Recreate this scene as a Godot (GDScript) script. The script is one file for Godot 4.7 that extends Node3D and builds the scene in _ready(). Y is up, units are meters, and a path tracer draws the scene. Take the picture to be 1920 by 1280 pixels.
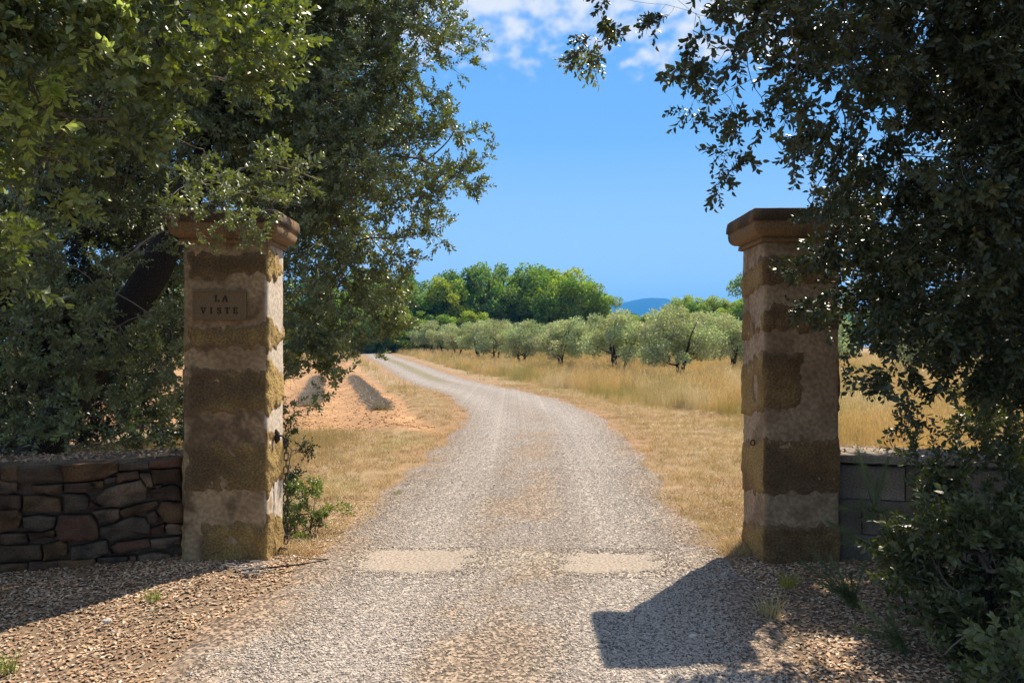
extends Node3D
# A farm drive between two old stone gate pillars, holm oaks either side, olives and a wood beyond.

const C_OAK = [[-1, 5.06, -8.5, 0.75], [-1.52, 5.06, -8.5, 0.9], [-1.11, 4.41, -8.5, 0.6], [-0.62, 3.89, -8.2, 0.42], [-0.36, 3.64, -8.1, 0.26], [-0.59, 3.39, -8.1, 0.42], [-0.92, 3.6, -8.3, 0.6], [-0.71, 3.04, -8.2, 0.25], [-1.04, 3.11, -8.4, 0.5], [-1.27, 2.76, -8.4, 0.55], [-1.38, 2.24, -8.5, 0.45], [-1.49, 1.83, -8.5, 0.4], [-1.69, 1.71, -8.3, 0.35], [-1.92, 2.11, -8.2, 0.65], [-2.04, 1.66, -8, 0.5], [-1.85, 1.33, -7.9, 0.26], [-2.15, 1.38, -7.8, 0.3], [-2.2, 0.92, -7.6, 0.16], [-1.83, 2.86, -8.3, 0.85], [-1.6, 3.6, -8.3, 1], [-2.06, 4.29, -8.3, 1.05], [-2.21, 3.42, -8, 0.8], [-2.71, 4.71, -8.2, 1.1], [-3.09, 4, -8.3, 1], [-2.43, 5.25, -8.4, 1.1], [-2.02, 6.11, -8.6, 1.3], [-1.2, 5.92, -8.7, 0.8], [-2.81, 6.17, -8.5, 1.3], [-3.91, 5.87, -8.6, 1.2], [-3.82, 4.67, -8.4, 1], [-4.63, 4.27, -8.6, 1], [-5.16, 5.1, -8.6, 1.1], [-5.46, 3.85, -8.8, 1], [-4.72, 3.59, -9, 0.8], [-5.59, 2.84, -9, 0.8], [-3.74, 3.32, -8.6, 0.6], [-1.55, 2.64, -5.4, 0.22], [-2.22, 2.5, -5.2, 0.15], [-1.92, 2.43, -5.15, 0.14], [-2.1, 2.4, -5.15, 0.11], [-1.65, 2.42, -5.2, 0.11], [-1.78, 2.49, -5.15, 0.14], [-2.21, 2.52, -5.25, 0.16], [-2.36, 2.63, -5.35, 0.16], [-2.04, 2.57, -5.2, 0.16], [-1.74, 2.51, -5.25, 0.15], [-1.64, 2.55, -5.3, 0.14], [-1.9, 2.68, -5.4, 0.2], [-2.24, 2.8, -5.6, 0.22], [-1.85, 2.35, -5.15, 0.09], [-1.54, 2.93, -6.2, 0.3], [-1.9, 2.51, -5.2, 0.17], [-2.03, 2.32, -5.2, 0.1], [-1.77, 2.31, -5.25, 0.1], [-1.84, 2.88, -5.8, 0.3], [-1.66, 3.05, -6, 0.3], [-2.16, 2.9, -5.9, 0.3], [-2.61, 5.58, -10.5, 1.3], [-3.69, 4.5, -10.5, 1.2], [-5.14, 5.22, -10.5, 1.3], [-1.79, 4.43, -10, 0.9], [-2.41, 3.32, -10, 0.9], [-6.52, 5.01, -11, 1.4], [-3.58, 2.73, -9.6, 0.8], [-2.85, 2.18, -9.4, 0.7], [-4.39, 1.91, -7.4, 0.6], [-3.88, 1.65, -7.4, 0.5], [-4.47, 1.15, -7.2, 0.6], [-3.87, 0.95, -7.2, 0.45], [-3.41, 1.24, -7.5, 0.5], [-4.75, 2.47, -7.4, 0.6], [-4.13, 1.35, -7.3, 0.5], [-3.47, 0.84, -7.3, 0.35], [-4.1, 0.78, -7, 0.35], [-3.13, 0.76, -7.2, 0.25], [-3.67, 2.53, -7.5, 0.35], [-3.37, 2.77, -7.4, 0.3], [-3.98, 2.16, -7.4, 0.4], [-3.35, 1.76, -7.6, 0.4], [-4.67, 1.75, -7.2, 0.5], [-4.17, 2.12, -8.4, 0.5], [-1.9, 2.37, -8.6, 0.5], [-2.2, 2.12, -8.4, 0.5], [-1.7, 2.15, -8.8, 0.4], [-1.94, 1.12, -7.8, 0.2], [-1.77, 1.54, -8, 0.3], [-2.04, 1.65, -7.6, 0.35], [-2.18, 1.18, -7.6, 0.2], [-1.6, 1.66, -8.6, 0.22], [-1.37, 1.96, -8.8, 0.25], [-1.42, 1.9, -8.6, 0.32], [-1.29, 2.17, -8.7, 0.28], [-1.58, 1.63, -8.5, 0.28], [-1.75, 1.37, -8.2, 0.22], [-1.96, 1.25, -7.9, 0.27], [-2.12, 1.15, -7.7, 0.27], [-2.26, 1.33, -7.7, 0.3], [-1.9, 1.57, -8.1, 0.4], [-2.18, 1.87, -7.9, 0.45], [-2.26, 1.65, -7.8, 0.35]]
const C_UNDER = [[-6.73, 2.4, -10.5, 0.9], [-6.14, 1.98, -11, 0.9], [-4.92, 2.03, -10.5, 0.75], [-6.52, 1.31, -10.5, 0.9], [-5.77, 1.14, -11, 0.9], [-4.55, 0.98, -10, 0.6], [-5.44, 0.62, -9.5, 0.5], [-4.59, 0.62, -9.5, 0.5], [-4.13, 1.47, -9.5, 0.5], [-5.83, 0.67, -9, 0.6], [-7.5, 2.38, -12.5, 1.1], [-6.38, 1.6, -12.5, 1], [-5.21, 2.34, -12, 0.8], [-4.63, 0.51, -10.5, 0.6], [-7.45, 0.52, -12, 0.9], [-6.03, 0.25, -11.5, 0.7], [-7.66, 1.94, -10, 1.2], [-7.27, 0.75, -9.5, 0.9], [-7.45, 3.32, -10, 1.2], [-6.82, 3.42, -11.5, 1], [-5.63, 3.19, -11.5, 0.9], [-6.5, 5.5, -11, 1.6], [-5.5, 6.5, -13.5, 1.6], [-7.5, 5.5, -13, 1.6], [-4, 4.5, -13.5, 1.3], [-6.5, 4, -13.5, 1.4]]
const C_NEARL = [[-1.99, 2.9, -3.2, 0.36], [-1.78, 2.87, -3.3, 0.36], [-1.64, 3.09, -3.6, 0.36], [-1.45, 3.23, -3.9, 0.36], [-2, 2.62, -3.3, 0.33], [-1.78, 2.61, -3.4, 0.28], [-2.05, 2.33, -3.3, 0.26], [-1.78, 2.62, -3.8, 0.2], [-1.96, 2.4, -3.5, 0.16], [-1.53, 3.01, -4.1, 0.26], [-1.34, 3.24, -4.4, 0.2], [-1.65, 2.86, -3.8, 0.26], [-1.97, 2.1, -3.1, 0.09], [-1.9, 3.23, -3.2, 0.5], [-1.59, 3.39, -3.5, 0.5], [-1.27, 3.61, -4, 0.4], [-2.38, 2.7, -3.2, 0.5], [-2.5, 2.28, -3.3, 0.5], [-1.72, 2.7, -4.3, 0.14], [-4.3, 3.6, -4.6, 0.8], [-4.8, 4.2, -2.8, 1], [-3.8, 4.4, -1.6, 1], [-2.9, 4.6, -0.2, 1], [-4.6, 3.4, -0.6, 1], [-3.6, 3.2, 1.4, 1.1], [-2, 4.4, 1.6, 1], [-5.6, 2.6, -3.6, 0.9], [-5.4, 2.2, -1.4, 1], [-4.6, 1.6, 0.8, 1], [-5.8, 4, -4.8, 1], [-4.9, 2.9, -4.9, 0.6]]
const C_NEARR = [[0.39, 3.18, -3.4, 0.09], [0.38, 3.07, -3.4, 0.08], [0.35, 2.96, -3.4, 0.07], [0.36, 2.87, -3.4, 0.06], [0.29, 2.92, -3.4, 0.04], [0.68, 3.11, -3.4, 0.09], [0.82, 3.12, -3.5, 0.16], [0.92, 2.99, -3.6, 0.18], [0.87, 2.84, -3.6, 0.13], [0.84, 2.73, -3.6, 0.09], [1.02, 2.82, -3.7, 0.16], [1.09, 3.06, -3.6, 0.22], [1.08, 2.68, -3.7, 0.1], [1.07, 2.52, -3.6, 0.1], [0.95, 2.38, -3.5, 0.1], [1.23, 2.83, -3.8, 0.18], [1.28, 2.64, -3.8, 0.16], [1.43, 2.49, -3.9, 0.17], [1.61, 2.4, -4.2, 0.16], [1.45, 3.03, -3.9, 0.28], [1.36, 3.25, -3.8, 0.33], [1.85, 3.31, -4.2, 0.42], [1.84, 2.93, -4.3, 0.36], [1.82, 2.63, -4.4, 0.3], [2.3, 3.31, -4.5, 0.45], [2.32, 2.74, -4.6, 0.4], [2.16, 2.39, -4.6, 0.38], [1.99, 2.3, -4.8, 0.22], [1.9, 2.14, -4.9, 0.15], [1.82, 1.93, -4.8, 0.14], [1.92, 1.73, -4.8, 0.18], [1.99, 1.96, -4.8, 0.22], [2.15, 2.1, -4.8, 0.33], [2.14, 1.73, -4.7, 0.28], [2.05, 1.55, -4.8, 0.12], [2.35, 2.14, -4.6, 0.5], [2.25, 1.72, -4.4, 0.33], [2.14, 1.48, -4.2, 0.22], [2.2, 1.28, -4.2, 0.15], [2.22, 1.12, -4.2, 0.08], [2.11, 1.19, -4.2, 0.07], [2.55, 3.21, -4.4, 0.45], [2.64, 2.64, -4.3, 0.5], [2.52, 2.18, -4.2, 0.5], [2.58, 1.8, -4.2, 0.42], [2.55, 1.54, -4.3, 0.3], [2.85, 3.21, -4.4, 0.5], [3.23, 3, -4.5, 0.8], [3.23, 2.22, -4.5, 0.8], [2.87, 1.69, -4.2, 0.5], [2.95, 2.46, -6.2, 0.5], [3.62, 2.88, -6.4, 0.6], [3.59, 1.86, -6.2, 0.5], [4.21, 2.36, -6.5, 0.7], [4.17, 1.56, -6.3, 0.5], [1.42, 3.59, -3.8, 0.5], [0.89, 3.46, -3.5, 0.3], [0.56, 3.38, -3.4, 0.2], [2.3, 3.87, -4.5, 0.7], [2.7, 3.72, -4.4, 0.6], [3.39, 3.66, -4.6, 0.8], [2.73, 1.97, -6, 0.35], [4.4, 4.4, -2.6, 0.9], [3.6, 4.6, -1.2, 1], [4.8, 3.6, -0.8, 1], [3.2, 4.4, 0.8, 1], [4.6, 2.6, 0.8, 1], [5.2, 2.2, -2, 1], [1.8, 4.6, 2, 1], [5.4, 3.2, -3.6, 0.9], [3.6, 2.4, 2.4, 1], [3.9, 2.5, -6.2, 0.5], [4.6, 3, -6.4, 0.7], [4.4, 4.2, -7.2, 0.8], [5.4, 3.6, -6.6, 0.9]]
const C_BUSHR = [[5.52, 0.98, -9, 0.55], [6.29, 1.34, -9.5, 0.7], [5.13, 0.63, -8.5, 0.3], [5.19, 0.66, -8, 0.4], [4.58, 0.58, -8, 0.18], [6.1, 0.84, -8.5, 0.6], [6.55, 1.93, -9.5, 0.8]]
const C_SHRUB = [[2.44, 0.79, -4.6, 0.15], [2.49, 0.8, -4.4, 0.26], [2.67, 0.84, -4.3, 0.28], [2.25, 0.56, -4.3, 0.26], [2.43, 0.55, -4.1, 0.32], [2.59, 0.63, -4, 0.34], [2.14, 0.33, -4.2, 0.2], [2.26, 0.36, -3.9, 0.28], [2.46, 0.37, -3.8, 0.33], [2.07, 0.23, -3.9, 0.16], [2.21, 0.23, -3.6, 0.22], [2.34, 0.22, -3.5, 0.28], [2.01, 0.17, -3.6, 0.09], [2.88, 0.95, -4.7, 0.25], [2.25, 0.39, -4.4, 0.14], [2.26, 0.44, -4.1, 0.24], [2.47, 0.47, -3.9, 0.3], [2.22, 0.28, -3.75, 0.24], [2.2, 0.17, -3.4, 0.26], [2.41, 0.62, -4.6, 0.16], [2.92, 0.63, -4, 0.4], [2.78, 0.32, -3.7, 0.4]]
const C_SEED = [[-1.68, 0.26, -6.6, 0.17], [-1.79, 0.19, -6.5, 0.16], [-1.55, 0.19, -6.7, 0.12], [-1.88, 0.28, -6.6, 0.14], [-1.59, 0.1, -6.5, 0.11], [-1.77, 0.06, -6.4, 0.1]]
const C_DARK = [[-1.99, 0.66, -7, 0.14], [-2, 0.43, -6.9, 0.14], [-1.9, 0.67, -7, 0.07], [-1.95, 0.24, -6.8, 0.13], [-2.11, 0.87, -7.1, 0.14]]
const STONES = [[1.18, 0.77, 1.09, 0.77, 1.08, 0.68, 1.1, 0.67, 1.18, 0.67], [1.09, 0.74, 0.83, 0.76, 0.8, 0.66, 0.93, 0.66, 1.08, 0.66], [0.82, 0.76, 0.48, 0.77, 0.45, 0.75, 0.46, 0.7, 0.54, 0.66, 0.65, 0.64, 0.8, 0.65], [0.45, 0.76, 0.36, 0.77, 0.26, 0.75, 0.26, 0.72, 0.29, 0.71, 0.39, 0.71, 0.45, 0.71], [0.25, 0.76, 0.21, 0.77, 0.03, 0.78, 0.03, 0.72, 0.11, 0.71, 0.2, 0.71, 0.25, 0.72], [1.19, 0.67, 1.09, 0.66, 1.09, 0.6, 1.14, 0.58, 1.19, 0.59], [0.99, 0.63, 0.82, 0.63, 0.8, 0.57, 0.93, 0.58, 0.99, 0.6], [0.8, 0.63, 0.64, 0.63, 0.61, 0.59, 0.64, 0.56, 0.73, 0.57, 0.8, 0.58], [0.63, 0.64, 0.55, 0.64, 0.55, 0.6, 0.59, 0.59, 0.61, 0.59], [0.54, 0.65, 0.47, 0.66, 0.47, 0.63, 0.54, 0.62], [0.46, 0.69, 0.33, 0.7, 0.32, 0.65, 0.45, 0.62, 0.47, 0.64], [0.31, 0.68, 0.25, 0.68, 0.23, 0.64, 0.23, 0.58, 0.27, 0.58, 0.31, 0.66], [0.24, 0.7, 0.05, 0.7, 0.04, 0.6, 0.22, 0.6, 0.23, 0.64], [1.19, 0.58, 1.14, 0.58, 1.07, 0.56, 1.07, 0.48, 1.19, 0.48], [1.05, 0.56, 0.94, 0.56, 0.83, 0.53, 0.82, 0.44, 0.95, 0.44, 1.05, 0.46], [0.8, 0.55, 0.77, 0.56, 0.68, 0.55, 0.65, 0.52, 0.65, 0.45, 0.78, 0.43, 0.81, 0.46], [0.64, 0.5, 0.6, 0.47, 0.57, 0.45, 0.62, 0.43, 0.65, 0.45], [0.6, 0.52, 0.54, 0.58, 0.48, 0.6, 0.39, 0.61, 0.31, 0.63, 0.27, 0.56, 0.28, 0.49, 0.45, 0.45, 0.54, 0.45, 0.58, 0.48], [0.21, 0.58, 0.17, 0.59, 0.17, 0.57, 0.2, 0.56], [0.24, 0.55, 0.15, 0.57, 0.1, 0.58, 0.05, 0.56, 0.04, 0.47, 0.15, 0.48, 0.24, 0.49], [1.19, 0.47, 1.08, 0.47, 1.06, 0.41, 1.08, 0.34, 1.19, 0.32], [1.05, 0.41, 0.95, 0.42, 0.85, 0.4, 0.86, 0.33, 0.94, 0.31, 1.05, 0.32], [0.83, 0.41, 0.64, 0.4, 0.6, 0.34, 0.58, 0.24, 0.6, 0.22, 0.73, 0.21, 0.84, 0.25, 0.85, 0.35], [0.62, 0.42, 0.54, 0.44, 0.45, 0.43, 0.45, 0.37, 0.48, 0.34, 0.58, 0.34], [0.44, 0.42, 0.35, 0.45, 0.21, 0.47, 0.19, 0.45, 0.22, 0.42, 0.36, 0.37, 0.41, 0.36, 0.44, 0.39], [0.27, 0.38, 0.22, 0.4, 0.19, 0.35, 0.21, 0.31, 0.25, 0.31], [0.2, 0.41, 0.17, 0.46, 0.03, 0.45, -0, 0.36, 0.01, 0.29, 0.15, 0.32, 0.18, 0.37], [0.57, 0.3, 0.46, 0.33, 0.36, 0.37, 0.28, 0.35, 0.25, 0.3, 0.25, 0.24, 0.31, 0.22, 0.5, 0.21, 0.57, 0.24], [0.24, 0.27, 0.15, 0.3, 0.15, 0.23, 0.25, 0.21], [0.14, 0.28, 0.11, 0.3, 0.03, 0.28, 0.02, 0.22, 0.13, 0.22], [1.02, 0.3, 0.86, 0.31, 0.86, 0.26, 1.01, 0.26], [1.19, 0.31, 1.03, 0.3, 1.02, 0.23, 1.19, 0.24], [0.93, 0.21, 0.82, 0.23, 0.78, 0.2, 0.78, 0.13, 0.83, 0.1, 0.93, 0.1], [0.75, 0.18, 0.53, 0.21, 0.52, 0.12, 0.57, 0.1, 0.75, 0.09], [0.5, 0.16, 0.46, 0.19, 0.26, 0.2, 0.24, 0.15, 0.45, 0.1, 0.49, 0.14], [0.24, 0.19, 0.04, 0.2, 0.03, 0.14, 0.15, 0.12, 0.23, 0.13], [0.52, 0.14, 0.48, 0.1, 0.51, 0.09], [1.19, 0.23, 0.95, 0.21, 0.94, 0.11, 1.19, 0.12], [0.83, 0.09, 0.61, 0.09, 0.6, 0.01, 0.83, 0.03], [0.59, 0.09, 0.4, 0.08, 0.39, 0.01, 0.59, 0.01], [0.38, 0.09, 0.34, 0.08, 0.33, 0.01, 0.38, 0.02], [0.32, 0.08, 0.21, 0.1, 0.11, 0.07, 0.09, 0, 0.31, -0.01], [1.19, 0.1, 1.02, 0.09, 1.02, 0.03, 1.19, 0.04], [1.01, 0.1, 0.83, 0.09, 0.83, 0.02, 1.01, 0.03]]

const EYE := Vector3(0, 1.6, 0)
const ROAD = [[-0.35, 0.0], [-0.15, 3.5], [0.05, 5.6], [0.12, 7.5], [0.32, 11.0], [0.48, 15.0], [0.4, 18.5], [-0.62, 25.5], [-2.65, 33.0], [-5.0, 43.0], [-8.2, 57.0], [-11.4, 70.0], [-15.0, 85.0], [-21.0, 102.0], [-30.0, 118.0]]

const ORDINAL = ["first", "second", "third", "fourth", "fifth", "sixth", "seventh", "eighth", "ninth", "tenth", "eleventh", "twelfth", "thirteenth", "fourteenth", "fifteenth", "sixteenth", "seventeenth", "eighteenth", "nineteenth", "twentieth", "twenty-first", "twenty-second", "twenty-third", "twenty-fourth", "twenty-fifth", "twenty-sixth", "twenty-seventh", "twenty-eighth", "twenty-ninth", "thirtieth", "thirty-first"]

var rng := RandomNumberGenerator.new()
var nz := FastNoiseLite.new()
var nz_big := FastNoiseLite.new()
var nz_cell := FastNoiseLite.new()
var tex := {}
var M := {}
var used := {}
var sprays := []        # [mesh, leaf transforms]
var leaf_mesh: ArrayMesh


func _ready() -> void:
	rng.seed = 20240711
	# ---- camera
	var cam := Camera3D.new()
	cam.name = "camera"
	cam.position = EYE
	cam.rotation_degrees.x = 0.395
	cam.fov = 47.65
	cam.near = 0.05
	cam.far = 20000.0
	add_child(cam)
	# ---- sky and exposure
	var env := Environment.new()
	env.background_mode = Environment.BG_SKY
	env.sky = Sky.new()
	env.sky.sky_material = make_sky()
	env.tonemap_mode = Environment.TONE_MAPPER_LINEAR
	env.tonemap_exposure = 2.2
	env.sdfgi_enabled = true
	env.ssao_enabled = true
	env.ssil_enabled = true
	env.fog_enabled = true
	env.fog_density = 0.0002
	env.fog_light_color = Color(0.22, 0.66, 1.0)
	var we := WorldEnvironment.new()
	we.name = "world_environment"
	we.environment = env
	add_child(we)
	# ---- sun: front right, about 50 degrees up (read from the pillar's shadow)
	var sun := DirectionalLight3D.new()
	sun.name = "sun"
	sun.light_energy = 1.6
	sun.light_color = Color(1.0, 0.94, 0.85)
	sun.light_angular_distance = 0.53
	sun.shadow_enabled = true
	add_child(sun)
	sun.look_at_from_position(Vector3(1.285, 2.57, -1.7), Vector3.ZERO, Vector3.UP)

	setup_noise()
	setup_materials()
	make_sprays()
	# ---- setting
	build_ground()
	build_road()
	build_sills()
	build_hill()
	# ---- gate
	build_pillars()
	build_left_wall()
	build_right_wall()
	build_chain()
	# ---- trees and plants
	build_oaks()
	build_pines()
	build_olives()
	build_wood()
	build_lavender()
	# ---- ground cover
	build_gravel()
	build_clods()
	build_litter()
	build_grass()
	build_sticks()


# ------------------------------------------------------------------ helpers
func called(n: String) -> String:
	if not used.has(n):
		used[n] = 0
		return n
	used[n] += 1
	return "%s_%03d" % [n, used[n]]


func thing(n: String, label: String, category: String, at := Vector3.ZERO, group := "") -> Node3D:
	var o := Node3D.new()
	o.name = called(n)
	o.position = at
	add_child(o, true)
	tag(o, label, category, group)
	return o


func tag(o: Node, label: String, category: String, group := "", kind := "thing") -> void:
	o.set_meta("label", label)
	o.set_meta("category", category)
	o.set_meta("kind", kind)
	if group:
		o.set_meta("group", group)


func part(n: String, mesh: Mesh, m: Material, parent: Node, xf := Transform3D()) -> MeshInstance3D:
	var o := MeshInstance3D.new()
	o.name = n
	o.mesh = mesh
	o.material_override = m
	o.transform = xf
	parent.add_child(o, true)
	return o


func scatter(n: String, mesh: Mesh, m: Material, xs: Array, cs: PackedColorArray, parent: Node) -> MultiMeshInstance3D:
	var mm := MultiMesh.new()
	mm.transform_format = MultiMesh.TRANSFORM_3D
	mm.use_colors = true
	mm.mesh = mesh
	mm.instance_count = xs.size()
	for i in xs.size():
		mm.set_instance_transform(i, xs[i])
		mm.set_instance_color(i, cs[i])
	var o := MultiMeshInstance3D.new()
	o.name = n
	o.multimesh = mm
	o.material_override = m
	o.set_meta("kind", "stuff")
	parent.add_child(o, true)
	return o


func begin() -> SurfaceTool:
	var st := SurfaceTool.new()
	st.begin(Mesh.PRIMITIVE_TRIANGLES)
	return st


func quad(st: SurfaceTool, a: Vector3, b: Vector3, c: Vector3, d: Vector3) -> void:
	st.add_vertex(a); st.add_vertex(b); st.add_vertex(c)
	st.add_vertex(a); st.add_vertex(c); st.add_vertex(d)


func unit() -> Vector3:
	var z := rng.randf_range(-1, 1)
	var a := rng.randf() * TAU
	var r := sqrt(1.0 - z * z)
	return Vector3(r * cos(a), z, r * sin(a))


func facing(dir: Vector3, spin := 0.0) -> Basis:
	# y axis along dir
	var y := dir.normalized()
	var x := y.cross(Vector3.UP if absf(y.y) < 0.95 else Vector3.RIGHT).normalized()
	var b := Basis(x, y, x.cross(y))
	return b.rotated(y, spin)


func tube(st: SurfaceTool, pts: Array, radii: Array, sides: int) -> void:
	var rings := []
	for i in pts.size():
		var t: Vector3 = (pts[mini(i + 1, pts.size() - 1)] - pts[maxi(i - 1, 0)])
		var b := facing(t if t.length() > 1e-6 else Vector3.UP)
		var ring := []
		for k in sides:
			var a := TAU * k / sides
			var w: float = radii[i] * (1.0 + (0.22 * nz.get_noise_3dv(pts[i] * 40.0 + Vector3(cos(a), sin(a), 0) * 22.0) if sides > 6 else 0.0))
			ring.append(pts[i] + b.x * cos(a) * w + b.z * sin(a) * w)
		rings.append(ring)
	for i in pts.size() - 1:
		for k in sides:
			var k2 := (k + 1) % sides
			quad(st, rings[i][k], rings[i][k2], rings[i + 1][k2], rings[i + 1][k])


func curve(a: Vector3, b: Vector3, bend: Vector3, n: int) -> Array:
	var out := []
	for i in n + 1:
		var t := float(i) / n
		out.append(a.lerp(b, t) + bend * 4.0 * t * (1.0 - t))
	return out


func smooth_mesh(st: SurfaceTool) -> ArrayMesh:
	st.index()
	st.generate_normals()
	return st.commit()


func lin(r: float, g: float, b: float) -> Color:
	return Color(r, g, b).linear_to_srgb()


# ------------------------------------------------------------------ materials
func setup_noise() -> void:
	nz.seed = 7
	nz.noise_type = FastNoiseLite.TYPE_SIMPLEX_SMOOTH
	nz.frequency = 0.03
	nz.fractal_octaves = 4
	nz_big.seed = 21
	nz_big.frequency = 0.05
	nz_big.fractal_octaves = 3
	nz_cell.seed = 5
	nz_cell.noise_type = FastNoiseLite.TYPE_CELLULAR
	nz_cell.frequency = 0.09
	nz_cell.fractal_type = FastNoiseLite.FRACTAL_NONE


func noise_tex(key: String, size: int, freq: float, octaves: int, lo: float, hi: float, kind := FastNoiseLite.TYPE_SIMPLEX, pw := 1.0) -> ImageTexture:
	var n := FastNoiseLite.new()
	n.seed = hash(key) % 1000
	n.noise_type = kind
	n.frequency = freq
	n.fractal_octaves = octaves
	if kind == FastNoiseLite.TYPE_CELLULAR:
		n.fractal_type = FastNoiseLite.FRACTAL_NONE
		n.cellular_return_type = FastNoiseLite.RETURN_CELL_VALUE
	var im := n.get_seamless_image(size, size)
	im.convert(Image.FORMAT_L8)
	var d := im.get_data()
	for i in d.size():
		d[i] = int(255.0 * lerpf(lo, hi, pow(d[i] / 255.0, pw)))
	var t := ImageTexture.create_from_image(Image.create_from_data(size, size, false, Image.FORMAT_L8, d))
	tex[key] = t
	return t


func mk(key: String, c: Color, rough: float, t := "", scale := 1.0, bump := "", bump_cm := 0.0, vcol := false) -> StandardMaterial3D:
	var m := StandardMaterial3D.new()
	m.resource_name = key
	m.albedo_color = c
	m.roughness = rough
	m.metallic_specular = 0.35
	if t:
		m.albedo_texture = tex[t]
	if bump:
		m.heightmap_enabled = true
		m.heightmap_texture = tex[bump]
		m.heightmap_scale = bump_cm
	if t or bump:
		m.uv1_triplanar = true
		m.uv1_world_triplanar = true
		m.uv1_scale = Vector3.ONE * scale
	m.vertex_color_use_as_albedo = vcol
	M[key] = m
	return m


func leafy(key: String, rough: float, back: Color, spec := 0.5) -> StandardMaterial3D:
	var m := mk(key, Color.WHITE, rough, "", 1.0, "", 0.0, true)
	m.metallic_specular = spec
	m.backlight_enabled = true
	m.backlight = back
	m.cull_mode = BaseMaterial3D.CULL_DISABLED
	return m


func setup_materials() -> void:
	noise_tex("grain", 512, 0.04, 4, 0.72, 1.0)
	noise_tex("rough", 1024, 0.02, 6, 0.0, 1.0)
	noise_tex("speck", 512, 0.07, 4, 0.6, 1.0)
	noise_tex("stone_cells", 512, 0.09, 1, 0.0, 1.0, FastNoiseLite.TYPE_CELLULAR)
	noise_tex("gravel_cells", 1024, 0.075, 1, 0.35, 1.0, FastNoiseLite.TYPE_CELLULAR)
	noise_tex("pit", 1024, 0.03, 5, 0.6, 1.0)
	noise_tex("fibre", 512, 0.16, 2, 0.5, 1.0)
	mk("ground", Color.WHITE, 0.95, "fibre", 1.3, "", 0.0, true)
	mk("road", Color.WHITE, 0.9, "gravel_cells", 0.9, "", 0.0, true)
	mk("hill", lin(0.05, 0.09, 0.07), 1.0, "rough", 0.004)
	mk("block", Color.WHITE, 0.95, "pit", 1.3, "rough", 0.7, true)
	mk("mortar", Color.WHITE, 0.95, "grain", 1.0, "", 0.0, true)
	mk("cap", Color.WHITE, 0.95, "pit", 1.5, "", 0.0, true)
	mk("stone", Color.WHITE, 0.9, "speck", 1.6, "rough", 0.4, true)
	mk("plaque", lin(0.25, 0.175, 0.09), 0.85, "speck", 2.5, "speck", 0.06)
	mk("letter", lin(0.03, 0.022, 0.014), 0.9)
	mk("iron", lin(0.055, 0.04, 0.035), 0.7, "grain", 6.0).metallic = 0.35
	mk("pebble", Color.WHITE, 0.85, "", 1.0, "", 0.0, true)
	mk("dead_leaf", Color.WHITE, 0.75, "", 1.0, "", 0.0, true)
	mk("straw", Color.WHITE, 0.8, "", 1.0, "", 0.0, true)
	var bk := mk("bark", lin(0.15, 0.12, 0.095), 0.95, "rough", 3.0, "rough", 2.0)
	bk.uv1_world_triplanar = false
	var ob := mk("olive_bark", lin(0.10, 0.085, 0.065), 0.95, "rough", 4.0)
	ob.uv1_world_triplanar = false
	mk("twig", lin(0.16, 0.13, 0.10), 0.9)
	mk("dry_twig", lin(0.34, 0.31, 0.28), 0.9)
	leafy("oak_leaf", 0.42, Color(0.70, 0.76, 0.30), 0.5)
	leafy("thick_leaf", 0.4, Color(0.45, 0.48, 0.22), 0.48)
	leafy("far_leaf", 0.6, Color(0.9, 0.97, 0.5), 0.3)
	leafy("olive_leaf", 0.55, Color(0.75, 0.8, 0.6), 0.35)
	leafy("grass", 0.7, Color(0.8, 0.74, 0.55), 0.3)
	leafy("needle", 0.5, Color(0.45, 0.5, 0.3), 0.4)
	for i in 5:
		var h := leafy("thick_%d" % i, 0.4, Color(0.45, 0.48, 0.22), 0.48)
		h.vertex_color_use_as_albedo = false
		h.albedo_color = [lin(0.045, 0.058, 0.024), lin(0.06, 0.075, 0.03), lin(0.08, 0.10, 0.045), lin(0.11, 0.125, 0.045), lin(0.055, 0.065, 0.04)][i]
		var m := leafy("leaf_%d" % i, 0.35, Color(0.68, 0.76, 0.35))
		m.vertex_color_use_as_albedo = false
		m.albedo_color = [lin(0.045, 0.062, 0.022), lin(0.06, 0.075, 0.025), lin(0.085, 0.105, 0.03), lin(0.20, 0.22, 0.045), lin(0.055, 0.07, 0.035)][i]


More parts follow.
